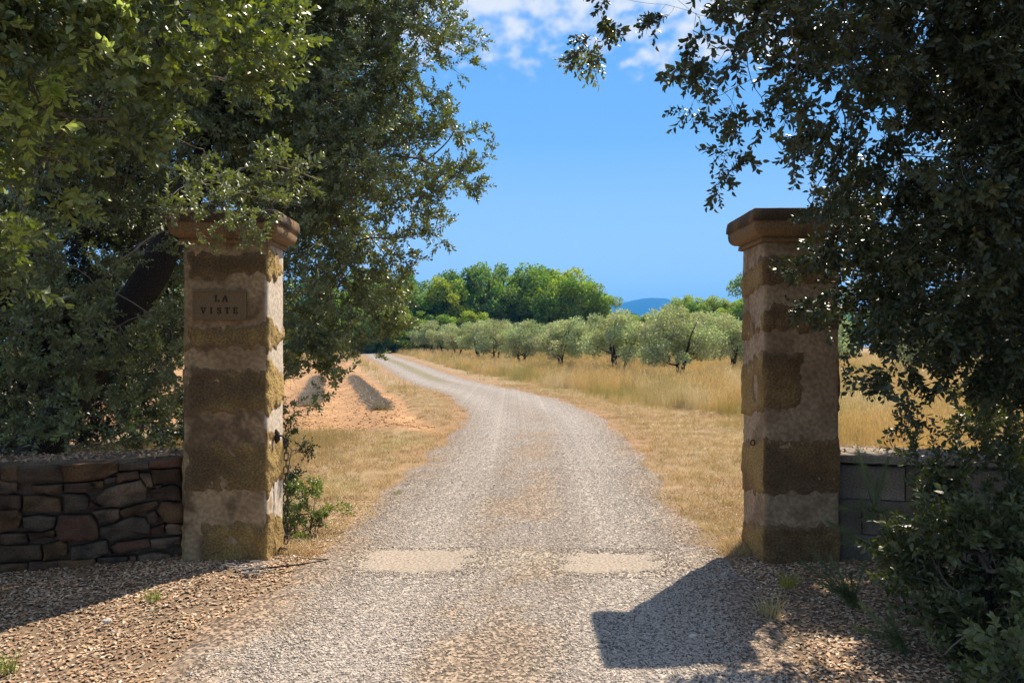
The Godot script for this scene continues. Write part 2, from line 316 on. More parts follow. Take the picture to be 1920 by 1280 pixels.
# ------------------------------------------------------------------ sky
func make_sky() -> PanoramaSkyMaterial:
	var w := 3072
	var h := 1536
	var cn := FastNoiseLite.new()
	cn.seed = 11
	cn.frequency = 1.0
	cn.fractal_octaves = 5
	cn.fractal_gain = 0.55
	var cb := FastNoiseLite.new()
	cb.seed = 4
	cb.frequency = 0.55
	cb.fractal_octaves = 2
	var d := PackedFloat32Array()
	d.resize(w * h * 3)
	var cols := [[0.0, 0.34, 0.43, 0.55], [4.0, 0.27, 0.385, 0.535], [7.0, 0.225, 0.35, 0.515], [15.0, 0.11, 0.25, 0.47], [24.0, 0.075, 0.205, 0.44], [50.0, 0.05, 0.15, 0.36], [90.0, 0.035, 0.11, 0.30]]
	for y in h:
		var el := 90.0 - 180.0 * (y + 0.5) / h
		var c := Vector3(0.3, 0.26, 0.2)
		if el >= 0.0:
			var k := 0
			while k < cols.size() - 2 and cols[k + 1][0] < el:
				k += 1
			var t: float = (el - cols[k][0]) / (cols[k + 1][0] - cols[k][0])
			c = Vector3(cols[k][1], cols[k][2], cols[k][3]).lerp(Vector3(cols[k + 1][1], cols[k + 1][2], cols[k + 1][3]), t)
		var bank := smoothstep(16.5, 22.0, el) * (1.0 - 0.12 * smoothstep(30.0, 60.0, el))
		var se := sin(deg_to_rad(el))
		var rad := cos(deg_to_rad(el)) / maxf(se, 0.05)
		for x in w:
			var p := c
			if bank > 0.0:
				var az := TAU * ((x + 0.5) / w - 0.5)
				var q := Vector2(sin(az) * rad, -cos(az) * rad)
				var cov := 0.5 + 0.5 * cb.get_noise_2d(q.x * 1.4 + 3.1, q.y * 1.4)
				var puff := 0.5 + 0.5 * cn.get_noise_2d(q.x * 9.0, q.y * 5.0)
				var a := smoothstep(-0.04, 0.42, bank * (0.35 + 0.85 * cov) + puff * 0.8 - 0.9)
				p = c.lerp(Vector3(0.42, 0.43, 0.45), a * 0.92)
			var i := (y * w + x) * 3
			d[i] = p.x
			d[i + 1] = p.y
			d[i + 2] = p.z
	var m := PanoramaSkyMaterial.new()
	m.panorama = ImageTexture.create_from_image(Image.create_from_data(w, h, false, Image.FORMAT_RGBF, d.to_byte_array()))
	return m


# ------------------------------------------------------------------ ground
func road_x(d: float) -> float:
	for i in ROAD.size() - 1:
		if d <= ROAD[i + 1][1]:
			var p0: Array = ROAD[maxi(i - 1, 0)]
			var p1: Array = ROAD[i]
			var p2: Array = ROAD[i + 1]
			var t: float = clampf((d - p1[1]) / (p2[1] - p1[1]), -20.0, 1.0)
			if i == 0:
				return lerpf(p1[0], p2[0], t)
			var p3: Array = ROAD[mini(i + 2, ROAD.size() - 1)]
			var m1: float = (p2[0] - p0[0]) / (p2[1] - p0[1]) * (p2[1] - p1[1])
			var m2: float = (p3[0] - p1[0]) / maxf(p3[1] - p1[1], 0.1) * (p2[1] - p1[1])
			var t2 := t * t
			var t3 := t2 * t
			return (2 * t3 - 3 * t2 + 1) * p1[0] + (t3 - 2 * t2 + t) * m1 + (-2 * t3 + 3 * t2) * p2[0] + (t3 - t2) * m2
	return -30.0 - (d - 118.0) * 0.6


func road_off(x: float, d: float) -> float:
	# signed distance from the middle of the drive, measured square to it
	var s := (road_x(d + 0.5) - road_x(d - 0.5))
	return (x - road_x(d)) / sqrt(1.0 + s * s)


func height(x: float, z: float) -> float:
	var d := -z
	var rise := 0.0
	if d > 36.0:
		var t := d - 36.0
		rise = 0.019 * t * t / (t + 8.0)
		rise = minf(rise, 1.45)
	var off := absf(road_off(x, d)) if d < 130.0 else 50.0
	var h := rise
	h += smoothstep(1.2, 2.2, off) * (0.03 + 0.035 * nz_big.get_noise_2d(x * 9.0, z * 9.0))
	if off > 4.0:
		h += 0.10 * nz_big.get_noise_2d(x * 1.5 + 40.0, z * 1.5)
	if soil_at(x, d) > 0.5:
		var ph := (x + 3.25 + 0.24 * (d - 19.0)) / 1.75
		h += 0.07 * cos(TAU * ph) + 0.03 * nz.get_noise_2d(x * 60.0, z * 60.0)
	return h


func soil_at(x: float, d: float) -> float:
	var edge := -2.35 - 0.24 * (d - 19.0) + 0.7 * nz_big.get_noise_2d(x * 8.0, d * 8.0)
	if d < 14.6 + 0.8 * nz_big.get_noise_2d(x * 6.0, d * 3.0) or d > 62.0 or x < -40.0:
		return 0.0
	return smoothstep(0.25, -0.1, x - edge)


func build_ground() -> void:
	var nx := 420
	var nzz := 460
	var xs := PackedFloat32Array()
	var zs := PackedFloat32Array()
	for i in nx + 1:
		var u := 2.0 * i / nx - 1.0
		xs.append(3.2 * sinh(u * 8.2))
	for j in nzz + 1:
		var v := float(j) / nzz
		zs.append(60.0 - 63.0 * v * 1.0 if v < 0.0 else 0.0)
	for j in nzz + 1:
		var v := -0.42 + 1.42 * j / nzz
		zs[j] = -(5.0 + 3.4 * sinh(v * 8.1))
	var ok := PackedVector3Array()
	var col := PackedColorArray()
	var nor := PackedVector3Array()
	for j in nzz + 1:
		for i in nx + 1:
			var x := xs[i]
			var z := zs[j]
			var d := -z
			var y := height(x, z)
			ok.append(Vector3(x, y - (0.02 if absf(road_off(x, d)) < 1.1 and d < 120.0 else 0.0), z))
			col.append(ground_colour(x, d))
			nor.append(Vector3.UP)
	var idx := PackedInt32Array()
	for j in nzz:
		for i in nx:
			var a := j * (nx + 1) + i
			idx.append_array([a, a + nx + 2, a + 1, a, a + nx + 1, a + nx + 2])
	for j in nzz + 1:
		for i in nx + 1:
			var a := j * (nx + 1) + i
			var l := ok[a - 1 if i > 0 else a]
			var r := ok[a + 1 if i < nx else a]
			var f := ok[a + nx + 1 if j < nzz else a]
			var b := ok[a - nx - 1 if j > 0 else a]
			nor[a] = (r - l).cross(f - b).normalized()
			if nor[a].y < 0.0:
				nor[a] = -nor[a]
	var arr := []
	arr.resize(Mesh.ARRAY_MAX)
	arr[Mesh.ARRAY_VERTEX] = ok
	arr[Mesh.ARRAY_NORMAL] = nor
	arr[Mesh.ARRAY_COLOR] = col
	arr[Mesh.ARRAY_INDEX] = idx
	var am := ArrayMesh.new()
	am.add_surface_from_arrays(Mesh.PRIMITIVE_TRIANGLES, arr)
	var g := part("ground", am, M.ground, self)
	tag(g, "dry ground with straw, leaf litter and bare orange soil", "ground", "", "structure")


func ground_colour(x: float, d: float) -> Color:
	var n1 := nz_big.get_noise_2d(x * 22.0, d * 22.0)
	var n2 := nz.get_noise_2d(x * 90.0, d * 90.0)
	var c := Vector3(0.47, 0.35, 0.20).lerp(Vector3(0.40, 0.26, 0.145), smoothstep(-0.3, 0.5, n1))
	c = c.lerp(Vector3(0.30, 0.28, 0.11), 0.6 * smoothstep(0.15, 0.5, nz_big.get_noise_2d(x * 6.0 + 70.0, d * 6.0)))
	var off := road_off(x, d) if d < 130.0 else 50.0
	# reddish bare verge along the drive
	var verge := smoothstep(2.4, 1.5, absf(off) + 0.5 * n1) * smoothstep(7.0, 14.0, d)
	c = c.lerp(Vector3(0.40, 0.22, 0.11), 0.75 * verge)
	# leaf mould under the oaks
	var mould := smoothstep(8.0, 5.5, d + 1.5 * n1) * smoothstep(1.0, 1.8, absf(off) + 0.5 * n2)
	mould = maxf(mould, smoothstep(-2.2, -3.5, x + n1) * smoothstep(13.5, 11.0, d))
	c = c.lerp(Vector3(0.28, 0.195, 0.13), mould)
	var s := soil_at(x, d)
	if s > 0.0:
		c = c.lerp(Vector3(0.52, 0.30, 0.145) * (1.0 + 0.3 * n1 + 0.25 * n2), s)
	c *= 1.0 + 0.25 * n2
	return Color(c.x, c.y, c.z)


func build_road() -> void:
	# strip along the drive, its ragged edges dipping under the verge
	var n := 520
	var m := 26
	var v := PackedVector3Array()
	var col := PackedColorArray()
	var nor := PackedVector3Array()
	var idx := PackedInt32Array()
	for j in n + 1:
		var t := float(j) / n
		var d := -2.0 + 8.0 * t + 112.0 * t * t * t
		var s := road_x(d + 0.4) - road_x(d - 0.4)
		s /= 0.8
		var side := Vector3(1, 0, s).normalized()
		var mid := Vector3(road_x(d), 0, -d)
		for i in m + 1:
			var u := 2.0 * i / m - 1.0
			var o := u * 1.95
			var p := mid + side * o
			var edge := 1.5 + 0.24 * nz_big.get_noise_2d(p.x * 11.0, p.z * 11.0) + 0.08 * nz.get_noise_2d(p.x * 70.0, p.z * 70.0)
			var lift := 0.02 - 0.012 * cos(PI * clampf((absf(o) - 0.75) / 0.5, -1.0, 1.0)) - 0.09 * smoothstep(edge - 0.12, edge + 0.25, absf(o))
			p.y = height(p.x, p.z) + lift
			v.append(p)
			nor.append(Vector3(0.0, 1.0, 0.0))
			col.append(road_colour(p.x, -p.z, o))
	for j in n:
		for i in m:
			var a := j * (m + 1) + i
			idx.append_array([a, a + m + 1, a + m + 2, a, a + m + 2, a + 1])
	var arr := []
	arr.resize(Mesh.ARRAY_MAX)
	arr[Mesh.ARRAY_VERTEX] = v
	arr[Mesh.ARRAY_NORMAL] = nor
	arr[Mesh.ARRAY_COLOR] = col
	arr[Mesh.ARRAY_INDEX] = idx
	var am := ArrayMesh.new()
	am.add_surface_from_arrays(Mesh.PRIMITIVE_TRIANGLES, arr)
	tag(part("gravel_road", am, M.road, self), "pale gravel drive curving away between the pillars", "road", "", "structure")


func sill_at(x: float, d: float) -> float:
	# worn strips of pale concrete between the pillars
	var n := 0.12 * nz.get_noise_2d(x * 120.0, d * 120.0)
	var band := smoothstep(0.37, 0.27, absf(d - 5.72 + 0.06 * x) + n)
	var a := smoothstep(0.38, 0.24, absf(x + 0.72) + n * 1.5)
	var b := smoothstep(0.33, 0.14, absf(x - 0.74) + n * 1.5) * 0.92
	return band * maxf(a, b)


func dirt_at(x: float, d: float) -> float:
	# patches of trodden brown earth showing through the gravel
	var n := nz_big.get_noise_2d(x * 16.0 + 33.0, d * 11.0)
	var f := nz.get_noise_2d(x * 85.0, d * 85.0)
	var o := road_x(d) - x
	var mid := smoothstep(0.55, 0.15, absf(o - 0.05)) * smoothstep(-0.25, 0.25, n + 0.5 * f)
	var side := smoothstep(0.9, 1.5, absf(o)) * smoothstep(-0.3, 0.3, n + 0.6 * f)
	return clampf(maxf(mid, side), 0.0, 1.0) * smoothstep(24.0, 12.0, d)


func build_sills() -> void:
	# what is left of a concrete strip laid across the gateway
	mk("sill", lin(0.43, 0.365, 0.30), 0.95, "speck", 0.9)
	for e in [[-0.70, 5.74, 0.40, 0.30, "worn pale concrete strip in the gateway towards the plaque pillar"], [0.74, 5.68, 0.36, 0.24, "worn pale concrete strip in the gateway towards the ringed pillar"]]:
		var st := begin()
		var ring := []
		var low := []
		for i in 48:
			var a := TAU * i / 48
			var c := cos(a)
			var s := sin(a)
			var q := pow(pow(absf(c), 4.0) + pow(absf(s), 4.0), -0.25)
			q *= 1.0 + 0.40 * nz.get_noise_2d(c * 55.0 + e[0] * 200.0, s * 55.0) + 0.16 * nz.get_noise_2d(c * 300.0, s * 300.0)
			var x: float = e[0] + c * q * e[2] + s * q * 0.05
			var z: float = -(e[1] + s * q * e[3])
			ring.append(Vector3(x, sheet(x, z) + 0.002, z))
			low.append(Vector3(x, sheet(x, z) - 0.03, z))
		var grid := 5
		for i in 48:
			var i2 := (i + 1) % 48
			quad(st, low[i], ring[i], ring[i2], low[i2])
			var m := Vector3(e[0], 0, -e[1])
			for k in grid:
				var pts := []
				for w in [[i, k], [i2, k], [i2, k + 1], [i, k + 1]]:
					var p: Vector3 = ring[w[0]].lerp(m, float(w[1]) / grid)
					p.y = sheet(p.x, p.z) + 0.002 + (0.004 + 0.003 * nz.get_noise_2d(p.x * 200.0, p.z * 200.0)) * float(w[1] > 0)
					pts.append(p)
				quad(st, pts[0], pts[3], pts[2], pts[1])
		tag(part(called("concrete_strip"), st.commit(), M.sill, self), e[4], "strip", "concrete strips across the gateway", "structure")


func sheet(x: float, z: float) -> float:
	# top of the drive's gravel sheet
	var o := road_off(x, -z)
	return height(x, z) + 0.02 - 0.012 * cos(PI * clampf((absf(o) - 0.75) / 0.5, -1.0, 1.0))


func road_colour(x: float, d: float, o: float) -> Color:
	var n1 := nz_big.get_noise_2d(x * 18.0, d * 18.0)
	var n2 := nz.get_noise_2d(x * 110.0, d * 110.0)
	var c := Vector3(0.42, 0.365, 0.315)
	var track := smoothstep(0.5, 0.1, absf(absf(o) - 0.78))
	c = c.lerp(Vector3(0.50, 0.45, 0.405), 0.6 * track)
	c = c.lerp(Vector3(0.39, 0.27, 0.17), 0.6 * dirt_at(x, d))
	c = c.lerp(Vector3(0.36, 0.25, 0.17), 0.6 * smoothstep(1.15, 1.6, absf(o) + 0.2 * n1))
	if d > 30.0:
		c = c.lerp(Vector3(0.30, 0.27, 0.12), 0.7 * smoothstep(0.45, 0.2, absf(o)) * smoothstep(30.0, 38.0, d))
	# pale dust trodden off the old concrete strip
	var dust := smoothstep(0.5, 0.15, absf(d - 5.7 + 0.06 * x) + 0.3 * n2) * smoothstep(1.5, 1.0, absf(o))
	c = c.lerp(Vector3(0.50, 0.42, 0.33), maxf(0.55 * dust, 0.7 * sill_at(x, d)))
	c *= 1.0 + 0.16 * n2 + 0.1 * n1
	return Color(c.x, c.y, c.z)


func build_hill() -> void:
	# long wooded hill several kilometres off
	var st := begin()
	var n := 90
	var rows := []
	for k in 9:
		var row := []
		for i in n + 1:
			var x := -3200.0 + 6400.0 * i / n
			var prof := 375.0 * exp(-pow((x - 970.0) / 680.0, 2.0)) - 30.0
			prof += 14.0 * nz.get_noise_2d(x * 0.05, 9.0) + 5.0 * nz.get_noise_2d(x * 0.35, 3.0)
			var t := float(k) / 8.0
			var f := sin(t * PI * 0.5)
			row.append(Vector3(x, -30.0 + (maxf(prof, -20.0) + 30.0) * f + (8.0 * nz.get_noise_2d(x * 0.2, t * 90.0) if k < 8 else 0.0), -4600.0 - 900.0 * t))
		rows.append(row)
	for k in 8:
		for i in n:
			quad(st, rows[k][i], rows[k][i + 1], rows[k + 1][i + 1], rows[k + 1][i])
	tag(part("hill", smooth_mesh(st), M.hill, self), "distant blue wooded hill beyond the olives", "hill", "", "structure")


# ------------------------------------------------------------------ pillars
# One block of a pillar shaft: a rough square drum. mask(face, u, y) > 0 where the stone shows, elsewhere it sinks behind the mortar.
func drum(w: float, dep: float, y0: float, y1: float, out: float, rough: float, seed_at: float, tint: Callable, mask: Callable, step := 0.017, taper := 0.0, rim := Color(0, 0, 0, 0)) -> ArrayMesh:
	var ring := []   # [x, z, nx, nz, face, u]
	var r := 0.02
	var sides := [[Vector2(-w, dep), Vector2(w, dep), Vector2(0, 1), 0], [Vector2(w, dep), Vector2(w, -dep), Vector2(1, 0), 1], [Vector2(w, -dep), Vector2(-w, -dep), Vector2(0, -1), 2], [Vector2(-w, -dep), Vector2(-w, dep), Vector2(-1, 0), 3]]
	for s in sides:
		var a: Vector2 = s[0]
		var b: Vector2 = s[1]
		var n := int((b - a).length() / step)
		for i in n:
			var t := float(i) / n
			var p := a.lerp(b, t)
			var q := Vector2(clampf(p.x, -w + r, w - r), clampf(p.y, -dep + r, dep - r))
			var nn: Vector2 = s[2]
			if (p - q).length() > 0.0001 and absf(p.x) > w - r and absf(p.y) > dep - r:
				nn = (p - q).normalized()
				p = q + nn * r
			ring.append([p.x, p.y, nn.x, nn.y, s[3], t * 2.0 - 1.0])
	var rows := maxi(3, int((y1 - y0) / step))
	var v := PackedVector3Array()
	var c := PackedColorArray()
	var idx := PackedInt32Array()
	var cnt := ring.size()
	for j in rows + 1:
		var y := lerpf(y0, y1, float(j) / rows)
		for e in ring:
			var at := Vector3(e[0], y, e[1])
			var big := nz_big.get_noise_3dv(at * 60.0 + Vector3(seed_at, 0, 0))
			var fine := nz.get_noise_3dv(at * 260.0 + Vector3(0, seed_at, 0))
			var chip := nz_cell.get_noise_3dv(at * 150.0 + Vector3(0, 0, seed_at))
			var o := out + rough * (0.8 * big + 0.6 * fine + 0.25 * chip)
			if (e[4] == 1 or e[4] == 3) and absf(e[5]) > 0.9:
				o -= 0.006 * (0.5 + big)
			var k: float = (mask as Callable).call(e[4], e[5], y, at)
			o = lerpf(-0.03, o, smoothstep(-0.03, 0.035, k))
			var tp := 1.0 - taper * y
			v.append(Vector3((e[0] + e[2] * o) * tp, y, (e[1] + e[3] * o) * tp))
			var tone: Color = (tint as Callable).call(e[4], e[5], y, at)
			c.append(rim.lerp(tone, smoothstep(-0.005, 0.07, k)) if rim.a > 0.0 else tone)
	for j in rows:
		for i in cnt:
			var a := j * cnt + i
			var b := j * cnt + (i + 1) % cnt
			idx.append_array([a, a + cnt, b, b, a + cnt, b + cnt])
	var base := v.size()
	v.append(Vector3(0, y0, 0)); c.append(c[0])
	v.append(Vector3(0, y1, 0)); c.append(c[rows * cnt])
	for i in cnt:
		idx.append_array([base, i, (i + 1) % cnt, base + 1, rows * cnt + (i + 1) % cnt, rows * cnt + i])
	var arr := []
	arr.resize(Mesh.ARRAY_MAX)
	arr[Mesh.ARRAY_VERTEX] = v
	arr[Mesh.ARRAY_COLOR] = c
	arr[Mesh.ARRAY_INDEX] = idx
	var am := ArrayMesh.new()
	am.add_surface_from_arrays(Mesh.PRIMITIVE_TRIANGLES, arr)
	var st := SurfaceTool.new()
	st.create_from(am, 0)
	st.generate_normals()
	return st.commit()


func cap_mesh(w: float, dep: float, over: float, y: float, seed_at: float) -> ArrayMesh:
	# moulded square cap: fillet, ovolo, slab
	var prof := [[0.012, 0.0], [0.022, 0.004], [0.024, 0.032], [0.014, 0.036], [0.03, 0.042]]
	for k in 9:
		var a := PI * 0.5 * k / 8.0
		prof.append([0.03 + (over - 0.045) * sin(a), 0.042 + 0.072 * (1.0 - cos(a))])
	prof.append_array([[over - 0.014, 0.14], [over - 0.012, 0.146], [over, 0.15], [over + 0.002, 0.19], [over, 0.226], [over - 0.006, 0.232], [over - 0.05, 0.236], [-w + 0.001, 0.238]])
	var st := begin()
	var n := 12
	var rings := []
	for p in prof:
		var ring := []
		var a := maxf(w + p[0], 0.001)
		var b := maxf(dep + p[0], 0.001)
		var cs := [Vector2(-a, b), Vector2(a, b), Vector2(a, -b), Vector2(-a, -b)]
		for s in 4:
			for i in n:
				var q: Vector2 = cs[s].lerp(cs[(s + 1) % 4], float(i) / n)
				var at := Vector3(q.x, y + p[1], q.y)
				var e := nz_big.get_noise_3dv(at * 80.0 + Vector3(seed_at, 0, 0))
				var f := nz.get_noise_3dv(at * 300.0)
				var nib := 0.014 * maxf(0.0, e - 0.15) if i == 0 else 0.0
				var k := 1.0 - (0.012 * e + 0.006 * f + nib) / maxf(q.length(), 0.05)
				ring.append(Vector3(q.x * k, at.y + 0.005 * e, q.y * k))
		rings.append(ring)
	for j in rings.size() - 1:
		for i in n * 4:
			var i2: int = (i + 1) % (n * 4)
			var t: float = (float(j) / rings.size())
			for pt in [rings[j][i], rings[j + 1][i], rings[j + 1][i2], rings[j][i], rings[j + 1][i2], rings[j][i2]]:
				var g := nz.get_noise_3dv(pt * 110.0 + Vector3(seed_at, 5, 0))
				var c := Vector3(0.32, 0.205, 0.105).lerp(Vector3(0.11, 0.085, 0.062), smoothstep(-0.2, 0.45, g + (0.3 if t > 0.6 else -0.3)))
				st.set_color(Color(c.x, c.y, c.z))
				st.set_smooth_group(-1 if absf(t - 0.6) < 0.0 else 0)
				st.add_vertex(pt)
	st.index()
	st.generate_normals()
	return st.commit()


func build_pillars() -> void:
	# courses: [bottom, top] of each rough block; the mortar core shows between them
	var left := thing("gate_pillar", "stone gate pillar carrying the carved name plaque, chain hanging beside it", "pillar", Vector3(-2.105, 0, -5.875), "stone gate pillars")
	left.rotation_degrees.y = 1.5
	var right := thing("gate_pillar", "stone gate pillar with iron ring, rough blocks banded with pale mortar", "pillar", Vector3(2.115, 0, -5.905), "stone gate pillars")
	right.rotation_degrees.y = -0.5
	var lw := 0.305
	var ld := 0.225
	var rw := 0.275
	var rd := 0.275
	var wob := func(u: float, y: float, s: float) -> float: return 0.024 * nz.get_noise_2d(u * 75.0 + s, y * 260.0) + 0.045 * nz_big.get_noise_2d(u * 45.0, y * 110.0 + s)
	# mortar cores
	var core_l := func(f: int, u: float, y: float, at: Vector3) -> Color:
		var g := nz.get_noise_3dv(at * 95.0)
		var h := nz_big.get_noise_3dv(at * 50.0 + Vector3(9, 0, 0))
		var c := Vector3(0.42, 0.30, 0.17).lerp(Vector3(0.31, 0.21, 0.115), smoothstep(-0.2, 0.4, h))
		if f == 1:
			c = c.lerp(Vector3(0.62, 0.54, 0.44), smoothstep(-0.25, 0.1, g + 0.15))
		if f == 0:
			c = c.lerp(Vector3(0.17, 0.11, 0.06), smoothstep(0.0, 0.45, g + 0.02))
		return Color(c.x, c.y, c.z)
	var core_r := func(f: int, u: float, y: float, at: Vector3) -> Color:
		var h := nz_big.get_noise_3dv(at * 50.0 + Vector3(4, 7, 0))
		var g := nz.get_noise_3dv(at * 95.0 + Vector3(4, 7, 0))
		var c := Vector3(0.43, 0.315, 0.195).lerp(Vector3(0.34, 0.24, 0.145), smoothstep(-0.3, 0.4, h))
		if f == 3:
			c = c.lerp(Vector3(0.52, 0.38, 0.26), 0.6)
		c = c.lerp(Vector3(0.24, 0.155, 0.09), 0.7 * smoothstep(0.0, 0.4, g))
		return Color(c.x, c.y, c.z)
	var all := func(f: int, u: float, y: float, at: Vector3) -> float: return 1.0
	part("mortar", drum(lw, ld, -0.15, 2.38, 0.0, 0.005, 3.0, core_l, all, 0.024), M.mortar, left)
	part("mortar", drum(rw, rd, -0.15, 2.38, 0.0, 0.004, 8.0, core_r, all, 0.024), M.mortar, right)
	# left blocks
	var bl := [[-0.12, 0.345, 0.12], [0.505, 0.945, 0.0], [1.085, 1.475, 0.0], [1.56, 1.79, 0.0], [2.08, 2.32, 0.0]]
	for k in bl.size():
		var y0: float = bl[k][0]
		var y1: float = bl[k][1]
		var inset: float = bl[k][2]
		var mask := func(f: int, u: float, y: float, at: Vector3) -> float:
			var e: float = minf(y - y0 if y0 > 0.0 else 1.0, y1 - y) - 0.025
			if f == 0:
				e = minf(e, (u + 1.0) * lw - 0.02 - inset)
			if f == 1:
				e = minf(y - (y0 + 0.05 * u) if y0 > 0.0 else 1.0, (y1 - 0.09 * u + 0.02) - y) - 0.03
			return e + (wob as Callable).call(u, y, k * 17.0 + f * 5.0)
		var tint := func(f: int, u: float, y: float, at: Vector3) -> Color:
			var g := nz.get_noise_3dv(at * 38.0 + Vector3(k * 9.0, 0, 0))
			var h := nz.get_noise_3dv(at * 230.0)
			var c := Vector3(0.39, 0.27, 0.095).lerp(Vector3(0.29, 0.19, 0.075), smoothstep(-0.3, 0.3, h))
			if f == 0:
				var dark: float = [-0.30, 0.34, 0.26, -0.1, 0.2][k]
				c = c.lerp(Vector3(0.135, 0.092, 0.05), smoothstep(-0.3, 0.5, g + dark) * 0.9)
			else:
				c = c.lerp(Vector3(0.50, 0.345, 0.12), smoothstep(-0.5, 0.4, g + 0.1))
			return Color(c.x, c.y, c.z)
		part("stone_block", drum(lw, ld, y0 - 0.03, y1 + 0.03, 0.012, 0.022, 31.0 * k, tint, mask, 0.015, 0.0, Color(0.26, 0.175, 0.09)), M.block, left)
	# right blocks
	var br := [[-0.12, 0.34], [0.50, 0.975], [1.10, 1.60], [1.68, 1.97], [2.02, 2.30]]
	for k in br.size():
		var y0: float = br[k][0]
		var y1: float = br[k][1]
		var mask := func(f: int, u: float, y: float, at: Vector3) -> float:
			var e: float = minf(y - y0 if y0 > 0.0 else 1.0, y1 - y) - 0.025
			if f == 3:
				e = minf(y - (y0 + 0.05 * (u - 1.0)) if y0 > 0.0 else 1.0, y1 + 0.05 * (u - 1.0) - y) - 0.025
				if k == 2:
					e = minf(e, Vector2((u - 0.3) * 0.3 * 1.2, (y - 1.29)).length() - 0.075)
				if k == 3:
					e = minf(e, maxf(absf(u - 0.25) * 0.28 - 0.10, absf(y - 1.86) - 0.085))
			if f == 0 and k == 2:
				e = minf(e, -(u * rw - 0.0) - 0.0 + 0.09 * (y - 1.25))
			return e + (wob as Callable).call(u, y, 60.0 + k * 13.0 + f * 5.0)
		var tint := func(f: int, u: float, y: float, at: Vector3) -> Color:
			var g := nz.get_noise_3dv(at * 38.0 + Vector3(k * 9.0, 30, 0))
			var h := nz.get_noise_3dv(at * 230.0)
			var c := Vector3(0.35, 0.225, 0.095).lerp(Vector3(0.26, 0.16, 0.07), smoothstep(-0.3, 0.3, h))
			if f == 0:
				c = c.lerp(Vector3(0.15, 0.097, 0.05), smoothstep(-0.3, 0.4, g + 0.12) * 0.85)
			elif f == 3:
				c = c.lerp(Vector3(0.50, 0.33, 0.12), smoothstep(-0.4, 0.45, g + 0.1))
			return Color(c.x, c.y, c.z)
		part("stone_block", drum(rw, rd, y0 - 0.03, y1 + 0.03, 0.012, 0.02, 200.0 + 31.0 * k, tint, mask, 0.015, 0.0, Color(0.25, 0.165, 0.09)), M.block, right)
	part("cap", cap_mesh(lw, ld, 0.1, 2.355, 1.0), M.cap, left)
	part("cap", cap_mesh(rw, rd, 0.1, 2.365, 6.0), M.cap, right)
	# carved plaque: LA / VISTE
	var pl := part("name_plaque", plaque_mesh(), M.plaque, left, Transform3D(Basis(), Vector3(-0.035, 1.905, ld + 0.006)))
	pl.set_meta("label", "rectangular carved stone plaque reading LA VISTE")
	var font := SystemFont.new()
	font.font_names = PackedStringArray(["Droid Serif"])
	font.font_weight = 700
	for row in [["LA", 0.047], ["VISTE", -0.042]]:
		var word: String = row[0]
		var pitch := 0.058
		for i in word.length():
			var tm := TextMesh.new()
			tm.font = font
			tm.text = word[i]
			tm.font_size = 64
			tm.pixel_size = 0.00108
			tm.depth = 0.004
			var x := (i - (word.length() - 1) * 0.5) * pitch + (0.012 if word == "LA" else 0.0)
			part("letter", tm, M.letter, pl, Transform3D(Basis().scaled(Vector3(0.86, 0.92, 1)), Vector3(x, row[1], 0.0185)))
	# iron hook plate of the chain, and the ring on the other pillar
	var st := begin()
	tube(st, [Vector3(0, 0.05, 0.012), Vector3(0, 0.02, 0.02), Vector3(0, -0.03, 0.022), Vector3(0, -0.06, 0.014)], [0.004, 0.02, 0.022, 0.004], 8)
	tube(st, [Vector3(0, 0, 0.02), Vector3(0, 0.0, 0.055), Vector3(0, -0.012, 0.07), Vector3(0, -0.03, 0.066)], [0.009, 0.008, 0.007, 0.006], 6)
	part("hook", smooth_mesh(st), M.iron, left, Transform3D(Basis(Vector3.UP, PI * 0.5), Vector3(lw + 0.004, 0.93, 0.05)))
	var ring := part("iron_ring", torus(0.02, 0.005, 0.0), M.iron, right, Transform3D(Basis(Vector3.UP, PI * 0.5), Vector3(-rw - 0.03, 0.88, 0.10)))
	ring.rotate_object_local(Vector3.UP, 0.5)


func plaque_mesh() -> ArrayMesh:
	var st := begin()
	var w := 0.193
	var h := 0.11
	var frames := [[0.0, 0.0], [0.0, 0.016], [0.004, 0.02], [0.014, 0.02], [0.017, 0.0155]]
	for i in frames.size() - 1:
		var a: Array = frames[i]
		var b: Array = frames[i + 1]
		var ca := [Vector3(-w + a[0], -h + a[0], a[1]), Vector3(w - a[0], -h + a[0], a[1]), Vector3(w - a[0], h - a[0], a[1]), Vector3(-w + a[0], h - a[0], a[1])]
		var cb := [Vector3(-w + b[0], -h + b[0], b[1]), Vector3(w - b[0], -h + b[0], b[1]), Vector3(w - b[0], h - b[0], b[1]), Vector3(-w + b[0], h - b[0], b[1])]
		for k in 4:
			quad(st, ca[k], cb[k], cb[(k + 1) % 4], ca[(k + 1) % 4])
	var e: float = 0.017
	quad(st, Vector3(-w + e, -h + e, 0.0155), Vector3(-w + e, h - e, 0.0155), Vector3(w - e, h - e, 0.0155), Vector3(w - e, -h + e, 0.0155))
	return st.commit()


func torus(r: float, t: float, stretch: float) -> ArrayMesh:
	# ring in the xy plane, stretched along y into a chain link
	var st := begin()
	var n := 20
	var pts := []
	for i in n:
		var a := TAU * i / n
		pts.append(Vector3(cos(a) * r, sin(a) * r + (stretch if sin(a) > 0.0 else -stretch), 0))
	var rings := []
	for i in n:
		var tan: Vector3 = (pts[(i + 1) % n] - pts[(i + n - 1) % n]).normalized()
		var out := Vector3(0, 0, 1).cross(tan).normalized()
		var ring := []
		for k in 8:
			var b := TAU * k / 8
			ring.append(pts[i] + out * cos(b) * t + Vector3(0, 0, 1) * sin(b) * t)
		rings.append(ring)
	for i in n:
		for k in 8:
			quad(st, rings[i][k], rings[(i + 1) % n][k], rings[(i + 1) % n][(k + 1) % 8], rings[i][(k + 1) % 8])
	return smooth_mesh(st)


